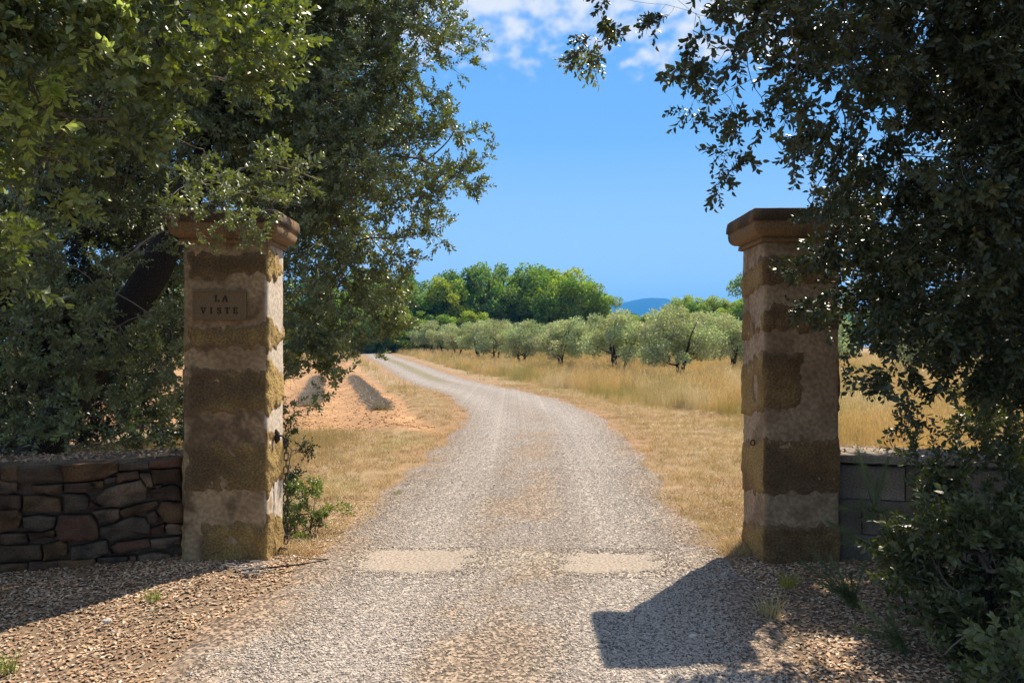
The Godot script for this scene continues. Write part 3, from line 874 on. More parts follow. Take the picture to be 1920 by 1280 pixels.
func build_chain() -> void:
	var o := thing("iron_chain", "rusty iron chain hanging from a hook down to the ground", "chain", Vector3(-1.733, 0, -5.925))
	var m := torus(0.0145, 0.0042, 0.018)
	var y := 0.865
	var i := 0
	while y > 0.07:
		var b := Basis(Vector3.UP, (0.25 if i % 2 == 0 else 1.75) + rng.randf_range(-0.15, 0.15)).rotated(Vector3(0, 0, 1), rng.randf_range(-0.04, 0.04))
		part("link", m, M.iron, o, Transform3D(b, Vector3(0.003 * sin(y * 9.0), y, 0.004 * cos(i))))
		y -= 0.053
		i += 1
	for k in 5:
		var b := Basis(Vector3.RIGHT, PI * 0.5 if k % 2 == 0 else 0.5).rotated(Vector3.UP, 0.9 + 0.5 * k)
		part("link", m, M.iron, o, Transform3D(b, Vector3(-0.005 - 0.03 * k, 0.062 - 0.006 * minf(k, 3), 0.03 * sin(k * 1.3) + 0.03)))


# ------------------------------------------------------------------ walls
func stone_mesh(poly: Array, deep: float, bulge: float, s: float) -> ArrayMesh:
	# poly: Vector2 outline in wall axes; front at z = 0 and beyond
	var pts := []
	var mid := Vector2.ZERO
	for k in poly.size():
		var a: Vector2 = poly[k]
		var b: Vector2 = poly[(k + 1) % poly.size()]
		mid += a / poly.size()
		for i in 3:
			pts.append(a.lerp(b, i / 3.0))
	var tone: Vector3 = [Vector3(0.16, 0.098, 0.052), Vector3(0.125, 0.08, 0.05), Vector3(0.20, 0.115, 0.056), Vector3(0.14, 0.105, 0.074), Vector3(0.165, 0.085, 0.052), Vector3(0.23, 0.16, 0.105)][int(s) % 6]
	var st := begin()
	var rings := []
	for q in [[1.03, -deep], [1.045, 0.0], [1.02, 0.012], [0.95, bulge], [0.5, bulge * 1.1]]:
		var ring := []
		for p in pts:
			var r: Vector2 = mid + (p - mid) * q[0]
			var w := nz_big.get_noise_3d(r.x * 120.0, r.y * 120.0, s * 9.0)
			var f := nz.get_noise_3d(r.x * 400.0, r.y * 400.0, s * 5.0)
			r += (r - mid).normalized() * (0.008 * w + 0.006 * f)
			ring.append(Vector3(r.x, r.y, q[1] + (0.022 * w + 0.026 * f if q[1] > -deep * 0.5 else 0.0)))
		rings.append(ring)
	var emit := func(v: Vector3) -> void:
		var g := nz.get_noise_3d(v.x * 150.0, v.y * 150.0, s)
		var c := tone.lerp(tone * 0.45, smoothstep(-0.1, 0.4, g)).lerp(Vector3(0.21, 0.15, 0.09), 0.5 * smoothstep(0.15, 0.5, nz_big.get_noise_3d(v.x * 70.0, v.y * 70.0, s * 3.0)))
		st.set_color(Color(c.x, c.y, c.z))
		st.add_vertex(v)
	for j in rings.size() - 1:
		for i in pts.size():
			var i2 := (i + 1) % pts.size()
			for v in [rings[j][i], rings[j + 1][i], rings[j + 1][i2], rings[j][i], rings[j + 1][i2], rings[j][i2]]:
				(emit as Callable).call(v)
	var cen := Vector3(mid.x, mid.y, bulge * 1.2)
	for i in pts.size():
		for v in [rings[-1][i], cen, rings[-1][(i + 1) % pts.size()]]:
			(emit as Callable).call(v)
	st.index()
	st.generate_normals()
	return st.commit()


func block_box(w: float, h: float, d: float, c: Color) -> ArrayMesh:
	# rough-faced box from the origin: x 0..w, y 0..h, z -d..0
	var st := begin()
	var sub := func(a: Vector3, u: Vector3, v: Vector3, nu: int, nv: int) -> void:
		for i in nu:
			for j in nv:
				var q := []
				for e in [[0, 0], [0, 1], [1, 1], [1, 0]]:
					var p: Vector3 = a + u * float(i + e[0]) / nu + v * float(j + e[1]) / nv
					p += Vector3(nz.get_noise_3dv(p * 90.0), nz.get_noise_3dv(p * 90.0 + Vector3(50, 0, 0)) * 0.7, nz_big.get_noise_3dv(p * 60.0)) * 0.014
					q.append(p)
				for k in [0, 1, 2, 0, 2, 3]:
					var g := nz.get_noise_3dv(q[k] * 60.0)
					st.set_color(c * (1.0 + 0.5 * g))
					st.add_vertex(q[k])
	var nu := maxi(2, int(w / 0.06))
	var nv := maxi(2, int(h / 0.06))
	var nd := maxi(2, int(d / 0.08))
	(sub as Callable).call(Vector3.ZERO, Vector3(w, 0, 0), Vector3(0, h, 0), nu, nv)
	(sub as Callable).call(Vector3(0, 0, -d), Vector3(w, 0, 0), Vector3(0, h, 0), nu, nv)
	(sub as Callable).call(Vector3(0, h, 0), Vector3(w, 0, 0), Vector3(0, 0, -d), nu, nd)
	(sub as Callable).call(Vector3(0, 0, 0), Vector3(w, 0, 0), Vector3(0, 0, -d), nu, nd)
	(sub as Callable).call(Vector3.ZERO, Vector3(0, h, 0), Vector3(0, 0, -d), nv, nd)
	(sub as Callable).call(Vector3(w, 0, 0), Vector3(0, h, 0), Vector3(0, 0, -d), nv, nd)
	st.index()
	st.generate_normals()
	return st.commit()


func build_left_wall() -> void:
	var u := Vector3(-0.942, 0, 0.3355)
	var o := thing("rubble_wall", "low rubble stone wall running off from the pillar with the plaque", "wall", Vector3(-2.419, 0, -5.75))
	o.transform.basis = Basis(-u, Vector3.UP, Vector3(0.3355, 0, 0.942))
	# local axes: x from the pillar is negative, z out of the wall
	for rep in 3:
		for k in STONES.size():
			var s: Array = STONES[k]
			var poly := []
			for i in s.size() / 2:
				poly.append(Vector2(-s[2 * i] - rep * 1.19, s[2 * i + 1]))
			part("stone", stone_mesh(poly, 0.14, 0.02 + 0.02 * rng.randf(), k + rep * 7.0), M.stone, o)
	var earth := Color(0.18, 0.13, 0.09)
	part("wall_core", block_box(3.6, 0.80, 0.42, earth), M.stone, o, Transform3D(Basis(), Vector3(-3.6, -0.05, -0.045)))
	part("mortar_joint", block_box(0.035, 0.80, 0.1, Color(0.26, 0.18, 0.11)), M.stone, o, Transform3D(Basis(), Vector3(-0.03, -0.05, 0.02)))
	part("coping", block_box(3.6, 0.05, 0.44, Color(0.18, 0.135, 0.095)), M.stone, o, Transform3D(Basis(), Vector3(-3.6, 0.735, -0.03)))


func build_right_wall() -> void:
	var o := thing("block_wall", "low dark block wall with flat pale coping behind the shrub", "wall", Vector3(2.4, 0, -5.76))
	o.rotation_degrees.y = -13.0
	var y := -0.05
	for row in 3:
		var hh: float = [0.27, 0.26, 0.25][row]
		var x: float = 0.0
		while x < 3.6:
			var w := rng.randf_range(0.28, 0.52)
			if x == 0.0 and row == 1:
				w = 0.2
			part("stone", block_box(w - 0.014, hh - 0.014, 0.34, Color(0.31, 0.255, 0.195) * rng.randf_range(0.85, 1.15)), M.stone, o, Transform3D(Basis(), Vector3(x, y, rng.randf_range(-0.012, 0.008))))
			x += w
		y += hh
	part("wall_core", block_box(3.55, 0.7, 0.26, Color(0.31, 0.255, 0.195)), M.stone, o, Transform3D(Basis(), Vector3(0, -0.04, -0.035)))
	var x := 0.0
	while x < 3.5:
		var w := rng.randf_range(0.7, 1.0)
		part("coping_slab", block_box(w - 0.008, 0.055, 0.55, Color(0.35, 0.295, 0.235)), M.stone, o, Transform3D(Basis(), Vector3(x, 0.745, 0.03)))
		x += w


# ------------------------------------------------------------------ leaves and trees
func leaf_tris(st: SurfaceTool, xf: Transform3D, l: float, w: float, fold: float, curl: float) -> void:
	var base := xf * Vector3.ZERO
	var m1 := xf * Vector3(0, l * 0.36, 0)
	var m2 := xf * Vector3(0, l * 0.72, -curl * l * 0.4)
	var tip := xf * Vector3(0, l, -curl * l)
	var l1 := xf * Vector3(-w * 0.95, l * 0.33, fold * w)
	var l2 := xf * Vector3(-w * 0.8, l * 0.68, fold * w - curl * l * 0.4)
	var r1 := xf * Vector3(w, l * 0.38, fold * w)
	var r2 := xf * Vector3(w * 0.75, l * 0.74, fold * w - curl * l * 0.4)
	for v in [base, l1, m1, base, m1, r1, l1, l2, m2, l1, m2, m1, m1, m2, r2, m1, r2, r1, l2, tip, m2, m2, tip, r2]:
		st.add_vertex(v)


func make_sprays() -> void:
	# twigs of holm oak: a bent shoot with small oval leaves set round it
	var lf := begin()
	leaf_tris(lf, Transform3D(), 0.048, 0.0135, 0.3, 0.12)
	leaf_mesh = lf.commit()
	for v in 5:
		var st := begin()
		var lx := []
		var bend := Vector3(rng.randf_range(-0.03, 0.03), 0, rng.randf_range(-0.03, 0.03))
		var len := rng.randf_range(0.13, 0.17)
		var pts := curve(Vector3.ZERO, Vector3(0, len, 0), bend, 3)
		st.set_color(Color(2.2, 1.3, 1.2))
		tube(st, pts, [0.0022, 0.0018, 0.0014, 0.0008], 3)
		var n := 13
		for i in n:
			var t := 0.12 + 0.88 * float(i) / (n - 1)
			var p := Vector3(0, len * t, 0) + bend * 4.0 * t * (1.0 - t)
			var a := i * 2.4 + rng.randf_range(-0.4, 0.4)
			var open := lerpf(1.15, 0.5, t) + rng.randf_range(-0.25, 0.25)
			var dir := Vector3(cos(a) * sin(open), cos(open), sin(a) * sin(open))
			var s := rng.randf_range(0.7, 1.15) * (0.8 if t > 0.85 else 1.0)
			var b := facing(dir, rng.randf_range(-0.7, 0.7)).scaled(Vector3.ONE * s)
			# the leaf's upper face looks along the shoot
			var want := Vector3.UP - dir * dir.y
			if want.length() > 0.1:
				var zz := want.normalized()
				b = Basis(dir.cross(zz).normalized(), dir, zz).rotated(dir, rng.randf_range(-0.6, 0.6)).scaled(Vector3.ONE * s)
			var xf := Transform3D(b, p + dir * 0.006)
			var g := rng.randf_range(0.75, 1.3)
			st.set_color(Color(g, g, g))
			leaf_tris(st, xf, 0.048, 0.0135, rng.randf_range(0.1, 0.5), rng.randf_range(-0.1, 0.35))
			lx.append(xf)
		sprays.append([st.commit(), lx])


func in_frame(p: Vector3) -> bool:
	var d := EYE.z - p.z
	return d > 0.3 and absf(p.x) < d * 0.67 and absf(p.y - EYE.y) < d * 0.46


# clumps: [x, y, z, radius]. Limbs grow from the trunk to each clump; boughs fan out inside it and carry the sprays.
func make_tree(n: String, label: String, category: String, trunk: Array, trunk_r: Array, clumps: Array, o: Dictionary) -> Node3D:
	var base: Vector3 = trunk[0]
	var root := thing(n, label, category, base, o.get("group", ""))
	var stt := begin()
	var tp := []
	for p in trunk:
		tp.append(p - base)
	tube(stt, tp, trunk_r, 12 if trunk_r[0] > 0.05 else 5)
	part("trunk" if trunk_r[0] > 0.05 else "stem", smooth_mesh(stt), M.bark, root)
	var nodes := []
	for i in range(1, trunk.size()):
		nodes.append([trunk[i], trunk_r[i]])
	var order := clumps.duplicate()
	order.sort_custom(func(a, b): return Vector3(a[0], a[1], a[2]).distance_to(trunk[-1]) < Vector3(b[0], b[1], b[2]).distance_to(trunk[-1]))
	var dens: float = o.get("density", 250.0)
	var size: float = o.get("size", 1.0)
	var lush: Color = o.get("tint", Color(0.052, 0.068, 0.024))
	var gold: Color = o.get("gold", Color(0.12, 0.13, 0.03))
	var gold_share: float = o.get("gold_share", 0.12)
	var lists := [[], [], [], [], []]
	var tints := [PackedColorArray(), PackedColorArray(), PackedColorArray(), PackedColorArray(), PackedColorArray()]
	var picks := []
	for c in order:
		var at := Vector3(c[0], c[1], c[2])
		var r: float = c[3]
		var best: Array = nodes[0]
		var bd := 1e9
		for e in nodes:
			var q: float = at.distance_to(e[0]) + (0.35 * maxf(0.0, e[0].y - at.y))
			if q < bd:
				bd = q
				best = e
		var from: Vector3 = best[0]
		var dist := at.distance_to(from)
		var r0: float = minf(best[1] * 0.75, 0.008 + 0.016 * dist + 0.03 * r)
		var r1: float = minf(r0, 0.004 + 0.02 * r)
		var bend := unit() * dist * 0.15 + Vector3(0, 0.05 * dist, 0)
		var pts := curve(from, at, bend, 5)
		var rad := []
		for i in 6:
			rad.append(lerpf(r0, r1, i / 5.0))
			if i > 1:
				nodes.append([pts[i], rad[i]])
		var st := begin()
		var lp := []
		for p in pts:
			lp.append(p - base)
		tube(st, lp, rad, 6 if r0 > 0.015 else 4)
		# boughs the picture never shows are thinner, with longer shoots
		var shown := at.z < -0.3 and absf(at.x) - r * 1.4 < 0.68 * -at.z and absf(at.y - EYE.y) - r * 1.4 < 0.47 * -at.z
		var n_spray := int(maxf(o.get("least", 5), dens * (1.0 if shown else 0.4) * 4.19 * r * r * r))
		var n_sub := maxi(2, int(n_spray / 9.0))
		var fit := clampf(0.5 + 2.2 * r, 0.6, 1.0) * (1.0 if shown else 1.35)
		var clump_gold := rng.randf() * 1.6
		for s in n_sub:
			var dir := unit()
			dir.y += o.get("lift", 0.1)
			dir = dir.normalized()
			var start: Vector3 = (pts[rng.randi_range(3, 5)] as Vector3)
			var tip: Vector3 = at + dir * r * pow(rng.randf_range(0.25, 1.0), 0.5) * rng.randf_range(0.85, 1.12)
			var bl := start.distance_to(tip)
			var bp := curve(start, tip, (unit() * 0.08 - Vector3(0, o.get("droop", 0.02), 0)) * bl, 3)
			var bpl := []
			for p in bp:
				bpl.append(p - base)
			var br: float = minf(r1, 0.0025 + 0.006 * bl)
			tube(st, bpl, [br, br * 0.8, br * 0.6, br * 0.35], 3)
			for k in ceili(float(n_spray) / n_sub):
				var t := 1.0 if k == 0 else sqrt(rng.randf_range(0.06, 1.0))
				var i := mini(int(t * 3.0), 2)
				var p: Vector3 = (bp[i] as Vector3).lerp(bp[i + 1], t * 3.0 - i)
				var along: Vector3 = (bp[3] - bp[2]).normalized()
				var sd := (along * 0.7 + unit() * 0.75 + Vector3(0, o.get("lift", 0.1) * 1.5, 0)).normalized()
				if k > 0:
					p += unit() * r * 0.06
				var b := facing(sd, rng.randf() * TAU).scaled(Vector3.ONE * size * fit * rng.randf_range(0.75, 1.2))
				var v := rng.randi_range(0, 4)
				var cl := lush * rng.randf_range(0.75, 1.3)
				if rng.randf() < gold_share * clump_gold:
					cl = lush.lerp(gold, rng.randf_range(0.5, 1.0))
				var xf := Transform3D(b, p - base)
				if o.get("pick", false) and in_frame(p):
					picks.append([p.distance_to(EYE), v, xf, cl])
				else:
					lists[v].append(xf)
					tints[v].append(cl)
		part("limb", smooth_mesh(st), M.bark if r0 > 0.02 else M.twig, root)
	# the leaves that show largest are parts of their own
	if picks:
		picks.sort_custom(func(a, b): return a[0] < b[0])
		for i in picks.size():
			var q: Array = picks[i]
			if i < 23:
				for lx in sprays[q[1]][1]:
					var cl: Color = q[3]
					var best_m := 0
					var bd := 9.0
					for mi in 5:
						var a: Color = M["%s_%d" % [o.get("leaf", "leaf"), mi]].albedo_color.srgb_to_linear()
						var dd := absf(a.r - cl.r) + absf(a.g - cl.g)
						if dd < bd:
							bd = dd
							best_m = mi
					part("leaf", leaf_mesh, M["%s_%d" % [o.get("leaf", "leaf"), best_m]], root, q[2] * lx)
				var st := begin()
				tube(st, [q[2] * Vector3.ZERO, q[2] * Vector3(0, 0.15, 0)], [0.002, 0.001], 3)
				part("shoot", st.commit(), M.twig, root)
			else:
				lists[q[1]].append(q[2])
				tints[q[1]].append(q[3])
	for v in 5:
		if lists[v].size():
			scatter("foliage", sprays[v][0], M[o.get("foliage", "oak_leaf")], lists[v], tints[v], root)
	return root


func build_oaks() -> void:
	make_tree("holm_oak", "large holm oak with leaning trunk spreading over the plaque pillar", "tree",
		[Vector3(-5.2, -0.1, -8.0), Vector3(-4.85, 0.6, -8.05), Vector3(-4.35, 1.5, -8.1), Vector3(-3.75, 2.4, -8.1), Vector3(-3.4, 3.3, -8.2), Vector3(-3.1, 4.4, -8.3)],
		[0.27, 0.2, 0.175, 0.16, 0.14, 0.1], C_OAK, {"density": 155.0, "gold_share": 0.2, "tint": Color(0.18, 0.2, 0.10), "gold": Color(0.27, 0.29, 0.09)})
	make_tree("holm_oak", "dark holm oak thicket stem in deep shade behind the rubble wall", "tree",
		[Vector3(-6.6, -0.1, -10.5), Vector3(-6.5, 1.0, -10.5), Vector3(-6.3, 2.2, -10.6)],
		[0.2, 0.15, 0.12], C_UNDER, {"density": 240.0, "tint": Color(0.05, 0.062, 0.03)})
	make_tree("holm_oak", "holm oak reaching sunlit yellow-green boughs over the rubble wall", "tree",
		[Vector3(-4.6, -0.1, -3.0), Vector3(-4.4, 1.5, -3.1), Vector3(-3.9, 3.0, -3.2), Vector3(-3.0, 3.7, -3.3)],
		[0.22, 0.18, 0.13, 0.08], C_NEARL, {"density": 330.0, "gold_share": 0.5, "gold": Color(0.27, 0.31, 0.08), "tint": Color(0.15, 0.18, 0.075), "pick": true, "lift": 0.0})
	make_tree("holm_oak", "dark backlit holm oak drooping over the pillar with the iron ring", "tree",
		[Vector3(4.7, -0.1, -5.2), Vector3(4.5, 1.2, -5.0), Vector3(4.1, 2.6, -4.8), Vector3(3.5, 3.7, -4.6), Vector3(2.6, 4.3, -4.3)],
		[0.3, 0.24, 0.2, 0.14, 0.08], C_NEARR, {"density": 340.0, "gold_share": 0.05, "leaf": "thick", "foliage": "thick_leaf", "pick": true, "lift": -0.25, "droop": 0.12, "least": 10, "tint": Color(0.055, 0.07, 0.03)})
	make_tree("oak_bush", "sunlit leafy bush behind the wall with pale coping", "bush",
		[Vector3(6.2, -0.1, -8.9), Vector3(6.1, 0.4, -8.9), Vector3(5.9, 0.9, -8.9)],
		[0.045, 0.04, 0.03], C_BUSHR, {"density": 200.0, "gold_share": 0.3})
	make_tree("oak_shrub", "dense dark scrub oak growing in front of the block wall", "shrub",
		[Vector3(2.35, -0.02, -3.9), Vector3(2.4, 0.2, -3.9), Vector3(2.42, 0.45, -3.95)],
		[0.04, 0.035, 0.025], C_SHRUB, {"density": 560.0, "tint": Color(0.095, 0.11, 0.045), "leaf": "thick", "pick": true, "least": 4})
	make_tree("oak_seedling", "bright green young oak at the foot of the plaque pillar", "shrub",
		[Vector3(-1.72, -0.02, -6.55), Vector3(-1.7, 0.1, -6.55), Vector3(-1.68, 0.2, -6.55)],
		[0.012, 0.01, 0.008], C_SEED, {"density": 2000.0, "tint": Color(0.17, 0.215, 0.07), "gold": Color(0.28, 0.30, 0.08), "gold_share": 0.4, "least": 8, "size": 0.9})
	make_tree("oak_seedling", "dark leafy shoots growing against the back of the plaque pillar", "shrub",
		[Vector3(-2.0, -0.02, -6.85), Vector3(-2.0, 0.2, -6.88), Vector3(-2.0, 0.4, -6.9)],
		[0.015, 0.012, 0.01], C_DARK, {"density": 1500.0, "least": 8, "size": 0.85})


func needle_shoot() -> ArrayMesh:
	var st := begin()
	st.set_color(Color(1.6, 1.0, 0.8))
	tube(st, [Vector3.ZERO, Vector3(0, 0.12, 0), Vector3(0, 0.24, 0)], [0.003, 0.0025, 0.001], 4)
	for i in 110:
		var t := 0.08 + 0.92 * i / 110.0
		var a := i * 2.39996
		var open := lerpf(1.0, 0.35, t) + rng.randf_range(-0.15, 0.15)
		var d := Vector3(cos(a) * sin(open), cos(open), sin(a) * sin(open))
		var p := Vector3(0, 0.24 * t, 0)
		var s := d.cross(Vector3(sin(a), 0.3, cos(a))).normalized() * 0.0014
		var l := rng.randf_range(0.05, 0.08)
		var g := rng.randf_range(0.7, 1.3)
		st.set_color(Color(g, g, g))
		st.add_vertex(p - s); st.add_vertex(p + s); st.add_vertex(p + d * l)
		st.add_vertex(p - s.cross(d)); st.add_vertex(p + s.cross(d)); st.add_vertex(p + d * l)
	return st.commit()


func build_pines() -> void:
	var shoot := needle_shoot()
	var defs := [
		["slim pine sapling with long needles beside the ringed pillar", Vector3(2.33, 0, -4.55), [Vector3(2.28, 0.35, -4.6), Vector3(2.2, 0.62, -4.7)], [Vector3(2.17, 0.88, -4.8), Vector3(2.29, 0.84, -4.75), Vector3(2.06, 0.62, -4.7), Vector3(1.99, 0.5, -4.7), Vector3(2.22, 0.72, -4.72), Vector3(2.1, 0.42, -4.65), Vector3(2.33, 0.6, -4.6)]],
		["small bushy pine seedling at the foot of the ringed pillar", Vector3(2.12, 0, -4.62), [Vector3(2.05, 0.08, -4.65), Vector3(1.98, 0.14, -4.7)], [Vector3(1.86, 0.22, -4.78), Vector3(1.92, 0.26, -4.75), Vector3(1.98, 0.24, -4.7), Vector3(1.9, 0.15, -4.66), Vector3(2.02, 0.2, -4.6), Vector3(2.1, 0.22, -4.66), Vector3(2.0, 0.1, -4.56)]],
		["low pine seedling under the scrub oak", Vector3(2.05, 0, -4.0), [Vector3(2.0, 0.08, -4.0), Vector3(1.93, 0.12, -3.98)], [Vector3(1.83, 0.14, -3.96), Vector3(1.88, 0.2, -4.02), Vector3(1.96, 0.2, -3.98), Vector3(1.93, 0.1, -3.9)]],
	]
	for d in defs:
		var base: Vector3 = d[1]
		var o := thing("pine_sapling", d[0], "pine", base, "pine seedlings")
		var st := begin()
		var tp := [Vector3.ZERO]
		for p in d[2]:
			tp.append(p - base)
		tube(st, tp, [0.008, 0.006, 0.004], 6)
		part("stem", smooth_mesh(st), M.bark, o)
		var xs := []
		var cs := PackedColorArray()
		for tip in d[3]:
			var from: Vector3 = d[2][0 if tip.y < d[2][0].y + 0.2 else 1]
			var dir: Vector3 = (tip - from).normalized()
			var bs := begin()
			tube(bs, curve(from - base, tip - base - dir * 0.1, Vector3(0, -0.02, 0), 3), [0.004, 0.0035, 0.003, 0.0025], 4)
			part("branch", smooth_mesh(bs), M.bark, o)
			for k in 2:
				var sc := 1.0 if k == 0 else 0.75
				var dd := dir if k == 0 else (dir + unit() * 0.5).normalized()
				xs.append(Transform3D(facing(dd, rng.randf() * TAU).scaled(Vector3.ONE * sc), tip - base - dir * (0.17 if k == 0 else 0.22)))
				cs.append(Color(0.16, 0.20, 0.095) * rng.randf_range(0.8, 1.25))
		scatter("needles", shoot, M.needle, xs, cs, o)


# crown of small leaf faces gathered in clumps, for trees further off
func crown_mesh(centers: Array, count: int, l: float, w: float, tint: Color, vary: float, lift: float) -> ArrayMesh:
	var v := PackedVector3Array()
	var c := PackedColorArray()
	var total := 0.0
	for e in centers:
		total += e[3] * e[3]
	for e in centers:
		var n := int(count * e[3] * e[3] / total)
		var g0 := rng.randf_range(1.0 - vary, 1.0 + vary)
		var warm := rng.randf_range(-0.5, 1.0) * vary
		for i in n:
			var dir := unit()
			var r: float = e[3] * pow(rng.randf_range(0.12, 1.0), 0.45) * (1.0 + 0.35 * nz.get_noise_3dv(dir * 45.0 + Vector3(e[0] * 30.0, 0, 0)))
			var p := Vector3(e[0], e[1], e[2]) + dir * r * Vector3(1, 0.85, 1)
			var a := (dir * 0.6 + unit() + Vector3(0, lift, 0)).normalized()
			var s := a.cross(unit()).normalized() * w * rng.randf_range(0.7, 1.2)
			var len := l * rng.randf_range(0.7, 1.3)
			v.append(p - s * 0.4); v.append(p + a * len * 0.55 - s); v.append(p + a * len)
			v.append(p - s * 0.4); v.append(p + a * len); v.append(p + a * len * 0.5 + s)
			var g := g0 * rng.randf_range(0.75, 1.3)
			var k := Color(tint.r * g * (1.0 + warm), tint.g * g, tint.b * g)
			for q in 6:
				c.append(k)
	var arr := []
	arr.resize(Mesh.ARRAY_MAX)
	arr[Mesh.ARRAY_VERTEX] = v
	arr[Mesh.ARRAY_COLOR] = c
	var am := ArrayMesh.new()
	am.add_surface_from_arrays(Mesh.PRIMITIVE_TRIANGLES, arr)
	return am


func build_olives() -> void:
	var protos := []
	for k in 4:
		var centers := []
		for i in 30:
			var a := rng.randf() * TAU
			var rr := sqrt(rng.randf()) * 1.42
			var y := 0.95 + rng.randf() * 1.75
			rr *= sqrt(maxf(0.15, 1.0 - pow((y - 1.75) / 1.3, 2.0)))
			centers.append([cos(a) * rr, y, sin(a) * rr, rng.randf_range(0.22, 0.6)])
		var stems := []
		var ns := 2 + k % 2
		for i in ns:
			var a := TAU * i / ns + rng.randf() * 1.2
			var out := Vector3(cos(a), 0, sin(a))
			var st := begin()
			var p := curve(Vector3(out.x * 0.05, -0.15, out.z * 0.05), out * 0.65 + Vector3(0, 1.6, 0), Vector3(0.1, -0.05, 0.07), 4)
			tube(st, p, [0.10, 0.075, 0.065, 0.05, 0.03], 7)
			for j in 3:
				var e: Array = centers[rng.randi_range(0, 25)]
				tube(st, curve(p[2 + j / 2], Vector3(e[0], e[1], e[2]), unit() * 0.1, 3), [0.035, 0.028, 0.02, 0.01], 5)
			stems.append(smooth_mesh(st))
		protos.append([crown_mesh(centers, 12000, 0.11, 0.028, Color(0.36, 0.40, 0.22), 0.14, 0.4), stems])
	var notes := ["with a forked trunk at the grass edge", "standing second along the grass edge"]
	var count := 0
	for row in 3:
		for i in 10:
			var d := 34.0 + 6.6 * i + row * 2.0 + rng.randf_range(-0.8, 0.8)
			var x := 7.6 - 2.12 * i + row * 6.2 + rng.randf_range(-0.4, 0.4)
			if i > 5 and row > 1:
				continue
			var label: String = ["grey-green olive tree in the front row beside the golden grass", "grey-green olive tree in the middle row of the grove", "grey-green olive tree in the back row of the grove"][row]
			if row == 0 and i == 0:
				label = "grey-green olive tree with a forked bare trunk showing in golden grass"
			elif row == 0 and i == 1:
				label = "wide grey-green olive tree next to the forked one"
			if i > (1 if row == 0 else -1):
				label = "%s olive tree of the %s row, counted away from the gate" % [ORDINAL[i], ["front", "middle", "back"][row]]
			var o := thing("olive_tree", label, "olive tree", Vector3(x, height(x, -d) - 0.03, -d), "olive trees of the grove")
			o.rotation.y = rng.randf() * TAU if not (row == 0 and i == 0) else 2.4
			var s := rng.randf_range(1.02, 1.2)
			o.scale = Vector3(s * 1.08, s, s * 1.08)
			var pr: Array = protos[(count * 3 + row) % 4] if not (row == 0 and i == 0) else protos[0]
			part("crown", pr[0], M.olive_leaf, o)
			for m in pr[1]:
				part("trunk", m, M.olive_bark, o)
			count += 1


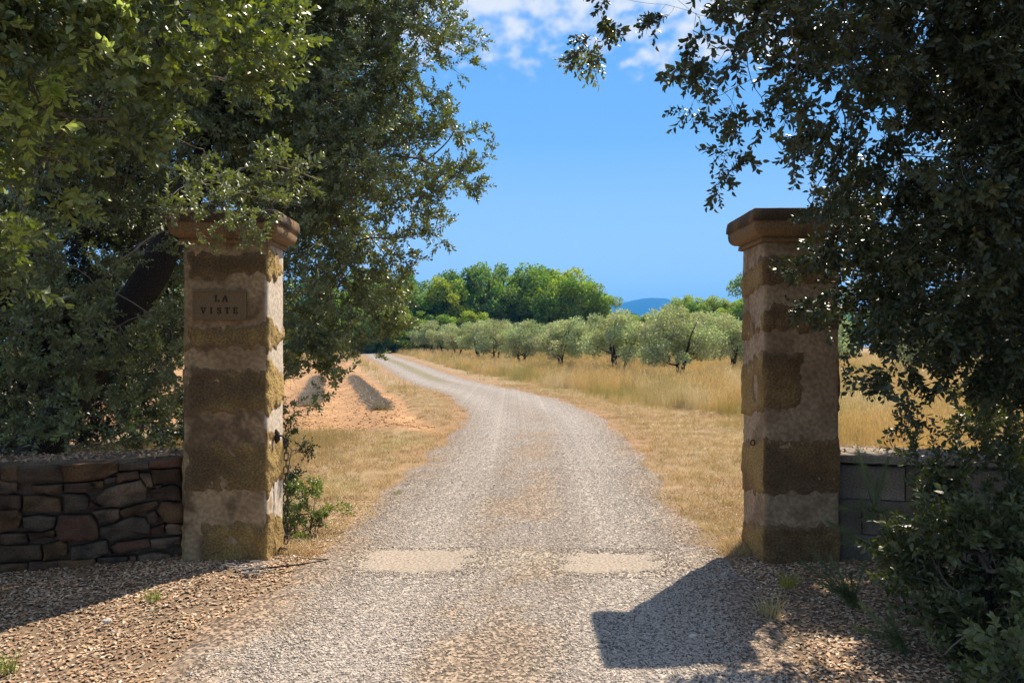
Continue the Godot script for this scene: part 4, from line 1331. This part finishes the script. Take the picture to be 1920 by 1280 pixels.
func build_wood() -> void:
	var protos := []
	for k in 6:
		var centers := []
		var pine := k == 5
		var hgt := 10.0
		for i in (34 if not pine else 22):
			var t := rng.randf()
			var y := lerpf(0.8, hgt - 1.0, t)
			var wide := 2.7 * sqrt(maxf(0.08, 1.0 - pow((t - 0.5) / 0.62, 2.0)))
			if pine:
				wide = 1.3 * (1.0 - 0.6 * t)
			var a := rng.randf() * TAU
			var rr := sqrt(rng.randf()) * wide
			centers.append([cos(a) * rr, y, sin(a) * rr, rng.randf_range(0.65, 1.3) * (0.7 if pine else 1.0)])
		var tint: Color = [Color(0.20, 0.30, 0.085), Color(0.155, 0.24, 0.085), Color(0.28, 0.36, 0.085), Color(0.14, 0.22, 0.10), Color(0.24, 0.34, 0.09), Color(0.19, 0.25, 0.13)][k]
		var stt := begin()
		tube(stt, [Vector3(0, -0.4, 0), Vector3(0.1, 2, 0), Vector3(0, 4.5, 0.1), Vector3(0.05, 8.2, 0)], [0.22, 0.17, 0.13, 0.04], 7)
		for j in 6:
			var e: Array = centers[j]
			tube(stt, curve(Vector3(0.05, clampf(e[1] - 1.5, 1.0, 7.0), 0), Vector3(e[0], e[1], e[2]), unit() * 0.2, 3), [0.07, 0.05, 0.04, 0.02], 5)
		protos.append([crown_mesh(centers, 9000, 0.30, 0.10, tint, 0.22, 0.25), smooth_mesh(stt)])
	# [x, depth, height, kind]
	var spots := []
	for e in [[660, 100, 10.5, 1], [700, 98, 10.8, 0], [738, 96, 11.2, 3], [768, 100, 10.6, 1], [792, 104, 10.2, 0], [812, 100, 9.4, 5], [838, 96, 9.8, 2], [862, 100, 11.8, 3], [890, 104, 12.4, 1], [916, 100, 12.2, 3], [945, 106, 12.9, 0], [975, 100, 12.0, 1], [1004, 106, 12.6, 4], [1030, 98, 11.4, 0], [1060, 104, 11.6, 2], [1088, 98, 10.4, 4], [1112, 102, 9.8, 0], [1132, 98, 8.4, 4],
			[680, 112, 11.5, 3], [730, 114, 11.8, 1], [780, 116, 11.0, 3], [850, 114, 11.8, 0], [930, 118, 12.8, 1], [1020, 116, 12.6, 3], [1090, 114, 11.2, 1],
			[745, 90, 6.0, 2], [790, 92, 5.4, 0], [840, 92, 5.0, 4], [890, 92, 5.2, 2], [700, 88, 5.0, 3], [660, 88, 5.5, 1], [640, 94, 4.2, 3], [675, 95, 4.0, 1], [712, 94, 4.4, 3], [742, 96, 4.0, 1], [770, 95, 4.2, 3], [726, 90, 3.6, 1], [655, 106, 5, 3], [695, 106, 5, 1]]:
		spots.append([(e[0] - 960) / 1450.0 * e[1], e[1], e[2], e[3], 0])
	for e in [[1180, 150, 7.6, 3], [1215, 155, 6.4, 1], [1262, 128, 7.6, 3], [1284, 132, 9.4, 2], [1304, 128, 8.6, 4], [1326, 130, 9.2, 2], [1348, 132, 8.8, 4], [1366, 128, 8.6, 2], [1384, 130, 9.0, 4], [1240, 120, 6.2, 4], [1205, 122, 5.6, 2], [1168, 120, 6.0, 0], [1275, 118, 6.4, 2], [1315, 118, 6.2, 4], [1355, 118, 6.4, 2], [1405, 72, 8.4, 1], [1440, 128, 8.6, 0], [1500, 130, 9.0, 2], [1580, 120, 9.0, 1], [1660, 120, 9.5, 0], [1750, 118, 9.2, 3], [1840, 110, 9.2, 4], [1930, 100, 9.6, 1]]:
		spots.append([(e[0] - 960) / 1450.0 * e[1], e[1], e[2], e[3], 1])
	for e in [[610, 96, 10.5, 0], [560, 92, 10.0, 3], [500, 88, 9.6, 1], [440, 84, 9.8, 4], [380, 82, 9.5, 3], [310, 78, 9.6, 0], [230, 74, 9.2, 1], [150, 70, 9.4, 3], [60, 66, 9.0, 4], [-40, 62, 9.0, 0], [585, 94, 4.6, 3], [530, 90, 4.4, 1], [470, 86, 4.5, 3], [410, 83, 4.2, 0], [345, 80, 4.4, 1], [270, 76, 4.0, 3], [190, 72, 4.2, 1], [105, 68, 4.0, 3]]:
		spots.append([(e[0] - 960) / 1450.0 * e[1], e[1], e[2], e[3], 2])
	var words := ["mid green", "deep green", "bright yellow-green", "dark bluish green", "fresh green", "slim grey-green"]
	spots.sort_custom(func(a, b): return a[0] < b[0])
	var nth := [0, 0, 0, 0, 0, 0]
	for s in spots:
		var at := Vector3(s[0], height(s[0], -s[1]) - 0.1, -s[1])
		var where: String = ["in the wood behind the olive grove", "beyond the olive grove near the hill", "at the far edge of the lavender field"][s[4]]
		var low: bool = s[2] < 6.5
		var slot: int = s[4] + (3 if low else 0)
		var what := "%s %s %s, %s one along" % [words[s[3]], "low bush" if low else ("broadleaf tree" if s[3] != 5 else "conifer"), where, ORDINAL[nth[slot]]]
		var o := thing("wood_bush" if low else "wood_tree", what, "bush" if low else "tree", at, ("bushes " if low else "trees ") + where)
		nth[slot] += 1
		var k: float = s[2] / 10.3
		var wd := clampf(k, 0.75, 1.2) * (1.0 if s[2] > 7.0 else 0.9)
		o.scale = Vector3(wd, k, wd)
		o.rotation.y = rng.randf() * TAU
		part("crown", protos[s[3]][0], M.far_leaf, o)
		part("trunk", protos[s[3]][1], M.olive_bark, o)


func build_lavender() -> void:
	# rounded grey-green cushions with a haze of spent purple spikes
	var meshes := []
	for k in 3:
		var v := begin()
		for i in 420:
			var d := unit()
			d.y = absf(d.y) * 0.9 + 0.15
			d = d.normalized()
			var p := Vector3(d.x, 0, d.z) * 0.16 * rng.randf()
			var l := rng.randf_range(0.28, 0.52)
			var s := d.cross(unit()).normalized() * 0.008
			var g := rng.randf_range(0.7, 1.2)
			v.set_color(Color(0.22, 0.22, 0.13) * g)
			v.add_vertex(p - s); v.add_vertex(p + s); v.add_vertex(p + d * l * 0.75)
			v.set_color(Color(0.25, 0.235, 0.235) * g)
			var q := p + d * l * 0.7
			v.add_vertex(q - s * 1.3); v.add_vertex(q + s * 1.3); v.add_vertex(p + d * l)
		meshes.append(v.commit())
	for row in 4:
		var seq := -1
		for i in 31:
			var d := 18.6 + row * 0.5 + i * 0.48 + maxf(0, i - 20) * 0.4
			if d > 46.0 or rng.randf() < 0.06:
				continue
			seq += 1
			var x := -3.25 - 0.24 * (d - 19.0) - 1.75 * row + rng.randf_range(-0.06, 0.06)
			var o := thing("lavender_plant", "%s faded lavender cushion of the %s row out from the verge" % [ORDINAL[seq], ORDINAL[row]], "lavender", Vector3(x, height(x, -d) - 0.02, -d), "lavender plants in rows")
			o.rotation.y = rng.randf() * TAU
			o.scale = Vector3(1.0, 0.72, 1.0) * rng.randf_range(0.55, 0.85)
			part("foliage", meshes[rng.randi_range(0, 2)], M.grass, o)


# ------------------------------------------------------------------ ground cover
func build_gravel() -> void:
	var meshes := []
	for k in 3:
		var st := begin()
		var sp := SphereMesh.new()
		sp.radial_segments = 6
		sp.rings = 2
		sp.radius = 1.0
		sp.height = 2.0
		var arr := sp.get_mesh_arrays()
		var vs: PackedVector3Array = arr[Mesh.ARRAY_VERTEX]
		for i: int in arr[Mesh.ARRAY_INDEX]:
			var p := vs[i]
			var n := nz_big.get_noise_3dv(p * 9.0 + Vector3(k * 40.0, 0, 0))
			st.add_vertex(p * Vector3(1.0, 0.62, 0.8) * (1.0 + 0.55 * n))
		meshes.append(st.commit())
	var xs := [[], [], []]
	var cs := [PackedColorArray(), PackedColorArray(), PackedColorArray()]
	for band in [[2.9, 5.0, 8600], [5.0, 7.0, 6400], [7.0, 10.0, 3600], [10.0, 14.0, 1700], [14.0, 24.0, 800]]:
		var area: float = (band[1] - band[0]) * 4.4
		for i in int(area * band[2]):
			var d := rng.randf_range(band[0], band[1])
			var o := rng.randf_range(-2.2, 2.2)
			var x := road_x(d) + o
			var n := nz_big.get_noise_2d(x * 18.0, d * 18.0)
			if absf(o) > 1.25 and rng.randf() < smoothstep(1.1, 1.95, absf(o) + 0.3 * n) * 1.04 - 0.04:
				continue
			if d > 10.0 and rng.randf() < smoothstep(10.0, 24.0, d):
				continue
			var bare := sill_at(x, d)
			if rng.randf() < 0.88 * smoothstep(0.05, 0.9, bare):
				continue
			if absf(d - 5.7 + 0.06 * x) < 0.3 + 0.15 * n and rng.randf() < 0.45:
				continue
			var s := 0.0031 + 0.0056 * pow(rng.randf(), 2.6)
			if rng.randf() < 0.75 * dirt_at(x, d):
				continue
			if rng.randf() < 0.006:
				s *= 1.8
			var b := Basis.from_euler(Vector3(rng.randf_range(-0.5, 0.5), rng.randf() * TAU, rng.randf_range(-0.5, 0.5))).scaled(Vector3(s, s, s))
			var e := absf(o)
			var lift := 0.02 - 0.012 * cos(PI * clampf((e - 0.75) / 0.5, -1.0, 1.0)) - 0.09 * smoothstep(1.4, 1.75, e)
			var y := maxf(height(x, -d) + lift, height(x, -d) - 0.004) + s * 0.12 + (0.004 if absf(d - 5.72) < 0.4 and absf(absf(o) - 0.72) < 0.5 else 0.0)
			var k := i % 3
			xs[k].append(Transform3D(b, Vector3(x, y, -d)))
			var g := rng.randf_range(0.33, 0.54)
			var w := rng.randf()
			var c := Color(g * 1.0, g * 0.88, g * 0.765) if w < 0.72 else (Color(g * 1.0, g * 0.80, g * 0.64) if w < 0.95 else Color(g * 0.6, g * 0.58, g * 0.56))
			c = c.lerp(Color(0.40, 0.29, 0.19), 0.55 * dirt_at(x, d))
			cs[k].append(c)
	var o := thing("road_gravel", "loose crushed stone covering the drive", "gravel")
	o.set_meta("kind", "stuff")
	for k in 3:
		scatter("gravel", meshes[k], M.pebble, xs[k], cs[k], o)


func build_clods() -> void:
	# crumbled clods between the lavender rows
	var st := begin()
	var sp := SphereMesh.new()
	sp.radial_segments = 6
	sp.rings = 2
	sp.radius = 1.0
	sp.height = 2.0
	var arr := sp.get_mesh_arrays()
	var vs: PackedVector3Array = arr[Mesh.ARRAY_VERTEX]
	for i: int in arr[Mesh.ARRAY_INDEX]:
		st.add_vertex(vs[i] * Vector3(1, 0.6, 0.8) * (1.0 + 0.6 * nz_big.get_noise_3dv(vs[i] * 9.0)))
	var mesh := st.commit()
	var xs := []
	var cs := PackedColorArray()
	for i in 30000:
		var d := 14.8 + 30.0 * pow(rng.randf(), 1.6)
		var x := rng.randf_range(-16.0, -1.5)
		if soil_at(x, d) < rng.randf() or x < -d * 0.7:
			continue
		var s := 0.007 + 0.03 * pow(rng.randf(), 4.0)
		xs.append(Transform3D(Basis(Vector3.UP, rng.randf() * TAU).scaled(Vector3(s, s, s)), Vector3(x, height(x, -d) + s * 0.2, -d)))
		cs.append(Color(0.50, 0.285, 0.14) * rng.randf_range(0.7, 1.2))
	var o := thing("soil_clods", "crumbly orange earth clods between the lavender rows", "soil")
	o.set_meta("kind", "stuff")
	scatter("clods", mesh, M.pebble, xs, cs, o)


func build_litter() -> void:
	var meshes := []
	for k in 4:
		var st := begin()
		var l := 0.046
		var w := 0.013
		var c1 := rng.randf_range(-0.006, 0.014)
		var c2 := rng.randf_range(0.0, 0.01)
		leaf_tris(st, Transform3D(Basis(), Vector3(0, -0.02, 0.0)), l, w, c2 / w, c1 / l * 3.0)
		meshes.append(st.commit())
	var xs := [[], [], [], []]
	var cs := [PackedColorArray(), PackedColorArray(), PackedColorArray(), PackedColorArray()]
	# [x0, x1, d0, d1, per square metre]
	for z in [[-4.6, -1.2, 2.9, 6.0, 2700], [1.05, 4.2, 2.9, 5.8, 2500], [-2.2, -1.0, 6.0, 8.2, 900], [-7.0, -2.2, 6.2, 11.0, 350], [1.4, 2.4, 6.0, 8.5, 250], [-1.6, 1.5, 3.0, 8.0, 40], [2.4, 6.0, 5.9, 9.0, 350]]:
		var area: float = (z[1] - z[0]) * (z[3] - z[2])
		for i in int(area * z[4]):
			var x := rng.randf_range(z[0], z[1])
			var d := rng.randf_range(z[2], z[3])
			var off := absf(road_off(x, d))
			var n := nz_big.get_noise_2d(x * 25.0, d * 25.0)
			if z[4] > 100 and rng.randf() > smoothstep(0.95, 2.1, off + 0.45 * n) * (1.0 - 0.4 * smoothstep(0.1, 0.45, nz_big.get_noise_2d(x * 14.0 + 20.0, d * 14.0))):
				continue
			var tilt := rng.randf_range(-0.25, 0.25)
			var b := Basis.from_euler(Vector3(-PI * 0.5 + tilt, rng.randf() * TAU, rng.randf_range(-0.35, 0.35)), EULER_ORDER_YXZ).scaled(Vector3.ONE * rng.randf_range(0.42, 0.85))
			var k := rng.randi_range(0, 3)
			xs[k].append(Transform3D(b, Vector3(x, height(x, -d) + rng.randf_range(0.003, 0.009), -d)))
			var g := rng.randf_range(0.72, 1.2)
			var w := rng.randf()
			var c := Color(0.36, 0.235, 0.145) if w < 0.5 else (Color(0.42, 0.32, 0.22) if w < 0.82 else (Color(0.24, 0.13, 0.075) if w < 0.92 else Color(0.50, 0.43, 0.34)))
			cs[k].append(c * g * (1.0 + 0.45 * n))
	# drifted onto the tops of the two low walls
	for i in 1500:
		var on_left := i < 1050
		var p := Vector3(-2.419, 0.792, -5.75) + Vector3(-0.942, 0, 0.3355) * rng.randf() * 3.4 - Vector3(0.3355, 0, 0.942) * rng.randf_range(0.02, 0.45)
		if not on_left:
			p = Vector3(2.4, 0.808, -5.76) + Vector3(0.974, 0, 0.225) * rng.randf() * 3.2 - Vector3(-0.225, 0, 0.974) * rng.randf_range(0.0, 0.5)
		var k := rng.randi_range(0, 3)
		xs[k].append(Transform3D(Basis.from_euler(Vector3(-PI * 0.5 + rng.randf_range(-0.3, 0.3), rng.randf() * TAU, 0), EULER_ORDER_YXZ).scaled(Vector3.ONE * rng.randf_range(0.5, 0.95)), p + Vector3(0, rng.randf() * 0.012, 0)))
		cs[k].append(Color(0.34, 0.23, 0.145) * rng.randf_range(0.6, 1.3))
	var o := thing("leaf_litter", "dry brown fallen oak leaves strewn along both sides of the drive", "leaf litter")
	o.set_meta("kind", "stuff")
	for k in 4:
		scatter("fallen_leaves", meshes[k], M.dead_leaf, xs[k], cs[k], o)


func tuft(n: int, h: float, spread: float, w: float, lean: float, heads: bool) -> ArrayMesh:
	var st := begin()
	for i in n:
		var a := rng.randf() * TAU
		var r := spread * sqrt(rng.randf())
		var p := Vector3(cos(a) * r, -0.02, sin(a) * r)
		var b := rng.randf() * TAU
		var ln := lean * rng.randf_range(0.2, 1.0)
		var hh := h * rng.randf_range(0.55, 1.15)
		var out := Vector3(cos(b), 0, sin(b))
		var s := Vector3(-sin(b), 0, cos(b)).rotated(Vector3.UP, rng.randf() * 3.0) * w
		var m := p + Vector3(0, hh * 0.6, 0) + out * ln * hh * 0.35
		var t := p + Vector3(0, hh, 0) + out * ln * hh
		var g := rng.randf_range(0.7, 1.3)
		st.set_color(Color(g, g, g * rng.randf_range(0.85, 1.1)))
		st.add_vertex(p - s); st.add_vertex(m - s * 0.8); st.add_vertex(m + s * 0.8)
		st.add_vertex(p - s); st.add_vertex(m + s * 0.8); st.add_vertex(p + s)
		st.add_vertex(m - s * 0.8); st.add_vertex(t); st.add_vertex(m + s * 0.8)
		if heads and rng.randf() < 0.5:
			var q := s.normalized() * w * 2.6
			var e := t + (t - m).normalized() * 0.09
			st.add_vertex(t - (t - m) * 0.1); st.add_vertex((t + e) * 0.5 - q); st.add_vertex(e)
			st.add_vertex(t - (t - m) * 0.1); st.add_vertex(e); st.add_vertex((t + e) * 0.5 + q)
	return st.commit()


func build_grass() -> void:
	# tall golden grass round the olives and in the field behind the ringed pillar
	var tall := [tuft(20, 0.62, 0.14, 0.0035, 0.35, true), tuft(22, 0.55, 0.16, 0.0035, 0.45, true), tuft(18, 0.72, 0.13, 0.0035, 0.3, true)]
	var far := [tuft(16, 0.6, 0.3, 0.010, 0.4, true), tuft(16, 0.5, 0.3, 0.010, 0.45, true), tuft(14, 0.68, 0.28, 0.010, 0.35, true)]
	var short := [tuft(16, 0.055, 0.07, 0.0018, 1.6, false), tuft(14, 0.075, 0.08, 0.0018, 1.3, false), tuft(18, 0.04, 0.09, 0.002, 2.2, false)]
	var lists := {"tall": [[], [], []], "far": [[], [], []], "short": [[], [], []]}
	var tints := {"tall": [PackedColorArray(), PackedColorArray(), PackedColorArray()], "far": [PackedColorArray(), PackedColorArray(), PackedColorArray()], "short": [PackedColorArray(), PackedColorArray(), PackedColorArray()]}
	var put := func(kind: String, x: float, d: float, s: float, c: Color) -> void:
		var k := rng.randi_range(0, 2)
		var b := Basis(Vector3.UP, rng.randf() * TAU).scaled(Vector3(s, s * rng.randf_range(0.8, 1.2), s))
		lists[kind][k].append(Transform3D(b, Vector3(x, height(x, -d), -d)))
		tints[kind][k].append(c)
	var gold := func(x: float, d: float) -> Color:
		var n := nz_big.get_noise_2d(x * 5.0, d * 5.0)
		var c := Color(0.58, 0.45, 0.245).lerp(Color(0.63, 0.55, 0.39), smoothstep(0.0, 0.5, n))
		c = c.lerp(Color(0.31, 0.31, 0.11), 0.75 * smoothstep(0.05, 0.45, nz_big.get_noise_2d(x * 3.5 + 90.0, d * 3.5)))
		return c * rng.randf_range(0.8, 1.2)
	# right of the drive
	for i in 26000:
		var d := 16.0 + 34.0 * pow(rng.randf(), 1.2)
		var x := rng.randf_range(-6.0, 22.0)
		var off := road_off(x, d)
		var edge := 2.9 + 0.9 * nz_big.get_noise_2d(x * 6.0, d * 6.0) + (21.0 - d) * 0.30 * float(d < 21.0)
		if off < edge or x > d * 0.68:
			continue
		var s := rng.randf_range(0.75, 1.15) * smoothstep(-0.3, 0.9, off - edge)
		s *= 0.45 + 0.5 * smoothstep(-0.35, 0.4, nz_big.get_noise_2d(x * 7.0 + 11.0, d * 7.0))
		(put as Callable).call("tall", x, d, maxf(s, 0.22), (gold as Callable).call(x, d))
	for i in 16000:
		var d := rng.randf_range(46.0, 100.0)
		var x := rng.randf_range(-18.0, 34.0)
		var off := road_off(x, d)
		if off < 2.4 + 0.8 * nz_big.get_noise_2d(x * 6.0, d * 6.0):
			continue
		(put as Callable).call("far", x, d, rng.randf_range(0.55, 0.95) * smoothstep(1.6, 3.4, off), (gold as Callable).call(x, d))
	# stray stalks and weeds where the mown verge meets the tall grass
	for i in 9000:
		var d := rng.randf_range(8.0, 44.0)
		var o := rng.randf_range(1.9, 5.2)
		var x := road_x(d) + o
		if rng.randf() > 0.25 + 0.5 * smoothstep(-0.1, 0.4, nz_big.get_noise_2d(x * 12.0, d * 12.0)) * smoothstep(1.9, 4.0, o):
			continue
		var c: Color = (gold as Callable).call(x, d)
		(put as Callable).call("tall", x, d, rng.randf_range(0.1, 0.2) + 0.12 * smoothstep(2.5, 5.0, o) * rng.randf(), c.lerp(Color(0.36, 0.34, 0.17), rng.randf() * 0.5))
	# field behind the block wall
	for i in 9000:
		var d := rng.randf_range(9.5, 22.0)
		var x := rng.randf_range(3.0, 15.0)
		if road_off(x, d) < 4.0 + (20.0 - d) * 0.12 or x > d * 0.7:
			continue
		(put as Callable).call("tall", x, d, rng.randf_range(0.3, 0.65), (gold as Callable).call(x, d))
	# left of the drive: a belt between verge and lavender, tall clumps before the soil, and the field's far end
	for i in 16000:
		var d := rng.randf_range(24.0, 96.0)
		var x := rng.randf_range(-60.0, -3.0)
		var off := road_off(x, d)
		if off > -2.4 - 0.6 * nz_big.get_noise_2d(x * 6.0, d * 6.0) or soil_at(x, d) > 0.3 or x < -d * 0.7:
			continue
		(put as Callable).call("far", x, d, rng.randf_range(0.3, 0.75), (gold as Callable).call(x, d))
	for i in 4200:
		var d := rng.randf_range(8.6, 14.6)
		var x := rng.randf_range(-6.0, -1.9)
		var off := road_off(x, d)
		if off > -2.2 + 0.5 * nz_big.get_noise_2d(x * 9.0, d * 9.0):
			continue
		var fade := smoothstep(-2.4, -4.0, off) * smoothstep(14.8, 12.8, d)
		if rng.randf() > 0.15 + 0.75 * fade:
			continue
		(put as Callable).call("tall", x, d, rng.randf_range(0.14, 0.34) * (0.6 + 0.6 * fade), Color(0.46, 0.36, 0.22).lerp(Color(0.38, 0.37, 0.22), rng.randf() * 0.7))
	# short mown straw on the verges
	for i in 30000:
		var d := 5.9 + 26.0 * pow(rng.randf(), 1.7)
		var o := rng.randf_range(1.25, 5.0) * (1.0 if rng.randf() < 0.55 else -1.0)
		var x := road_x(d) + o
		if (d < 7.2 and absf(o) < 1.6 and rng.randf() < 0.6) or soil_at(x, d) > 0.4:
			continue
		if rng.randf() > smoothstep(1.2, 1.9, absf(o) + 0.4 * nz_big.get_noise_2d(x * 14.0, d * 14.0)):
			continue
		var c := Color(0.54, 0.42, 0.265).lerp(Color(0.47, 0.32, 0.19), smoothstep(0.0, 0.5, nz_big.get_noise_2d(x * 9.0, d * 9.0 + 50.0)))
		if rng.randf() < 0.10:
			c = Color(0.24, 0.27, 0.09)
		(put as Callable).call("short", x, d, rng.randf_range(0.7, 1.5), c * rng.randf_range(0.7, 1.25))
	var dry := thing("dry_grass", "tall golden dry grass in the olive grove and fields", "grass")
	dry.set_meta("kind", "stuff")
	var mown := thing("mown_straw", "short mown straw on the verges of the drive", "grass")
	mown.set_meta("kind", "stuff")
	for k in 3:
		scatter("grass", tall[k], M.grass, lists.tall[k], tints.tall[k], dry)
		scatter("grass", far[k], M.grass, lists.far[k], tints.far[k], dry)
		scatter("grass", short[k], M.grass, lists.short[k], tints.short[k], mown)
	# single clumps one can point at
	for e in [[1.52, 4.55, 0.16, "pale dry grass clump in a sunny spot near the ringed pillar", Color(0.5, 0.44, 0.24)], [1.83, 5.1, 0.13, "yellow-green weed clump at the foot of the ringed pillar", Color(0.34, 0.34, 0.06)], [-1.2, 8.3, 0.12, "small green weed tuft at the edge of the drive", Color(0.26, 0.29, 0.10)], [-2.2, 4.75, 0.1, "thin green grass tuft in leaf litter below the rubble wall", Color(0.22, 0.27, 0.07)], [-2.45, 3.72, 0.13, "green weed clump in sunlit leaf litter", Color(0.2, 0.26, 0.06)]]:
		var o := thing("grass_clump", e[3], "weed", Vector3(e[0], height(e[0], -e[1]), -e[1]), "weed clumps by the drive")
		var c: Color = e[4]
		var xs := []
		var cs := PackedColorArray()
		for i in 5:
			xs.append(Transform3D(Basis(Vector3.UP, i * 1.3).scaled(Vector3(1, rng.randf_range(0.7, 1.2), 1)), Vector3(rng.randf_range(-0.05, 0.05), 0, rng.randf_range(-0.05, 0.05))))
			cs.append(c * rng.randf_range(0.8, 1.2))
		scatter("blades", tuft(16, e[2], 0.04, 0.0022, 0.9, false), M.grass, xs, cs, o)


func build_sticks() -> void:
	for e in [[-2.27, 4.34, 0.026, "small pale stone lying in the sunlit leaf litter", Color(0.42, 0.39, 0.36)], [0.98, 4.2, 0.022, "loose pale stone on the drive inside the pillar's shadow", Color(0.5, 0.46, 0.4)]]:
		var ps := begin()
		var sp := SphereMesh.new()
		sp.radial_segments = 9
		sp.rings = 5
		sp.radius = 1.0
		sp.height = 2.0
		var arr := sp.get_mesh_arrays()
		var vs: PackedVector3Array = arr[Mesh.ARRAY_VERTEX]
		ps.set_color(e[4])
		for i: int in arr[Mesh.ARRAY_INDEX]:
			var sc: float = e[2]
			ps.add_vertex(vs[i] * Vector3(1.0, 0.55, 0.75) * sc * (1.0 + 0.5 * nz_big.get_noise_3dv(vs[i] * 11.0 + Vector3(e[0] * 30.0, 0, 0))))
		var rock := part(called("pale_stone"), ps.commit(), M.pebble, self, Transform3D(Basis(), Vector3(e[0], sheet(e[0], -e[1]) + e[2] * 0.3, -e[1])))
		tag(rock, e[3], "stone")
	# heap of grey dead twigs by the plaque pillar
	var o := thing("twig_heap", "tangled heap of grey dead twigs at the foot of the plaque pillar", "twigs", Vector3(-1.86, 0.0, -5.36))
	for i in 26:
		var a := rng.randf_range(-1.2, 1.2) + (PI if rng.randf() < 0.5 else 0.0)
		var l := rng.randf_range(0.08, 0.22)
		var c := Vector3(rng.randf_range(-0.15, 0.15), rng.randf_range(0.04, 0.1), rng.randf_range(-0.08, 0.08))
		var d := Vector3(cos(a), rng.randf_range(-0.15, 0.2), sin(a) * 0.8) * l
		var st := begin()
		tube(st, curve(c - d * 0.5, c + d * 0.5, unit() * 0.02, 3), [0.004, 0.0035, 0.003, 0.0015], 4)
		part("twig", smooth_mesh(st), M.dry_twig, o)
	var s := thing("fallen_branch", "thin crooked dead branch lying by the edge of the drive", "branch", Vector3(-1.7, 0.0, -5.5))
	var st := begin()
	tube(st, [Vector3(-0.22, 0.045, 0.14), Vector3(-0.05, 0.05, 0.08), Vector3(0.08, 0.06, 0.07), Vector3(0.2, 0.05, -0.02), Vector3(0.33, 0.055, -0.1)], [0.007, 0.008, 0.006, 0.006, 0.003], 6)
	part("stick", smooth_mesh(st), M.bark, s)
	st = begin()
	tube(st, [Vector3(0.33, 0.055, -0.1), Vector3(0.36, 0.05, -0.15), Vector3(0.2, 0.05, -0.17), Vector3(0.05, 0.05, -0.16)], [0.004, 0.004, 0.003, 0.002], 5)
	part("side_twig", smooth_mesh(st), M.bark, s)
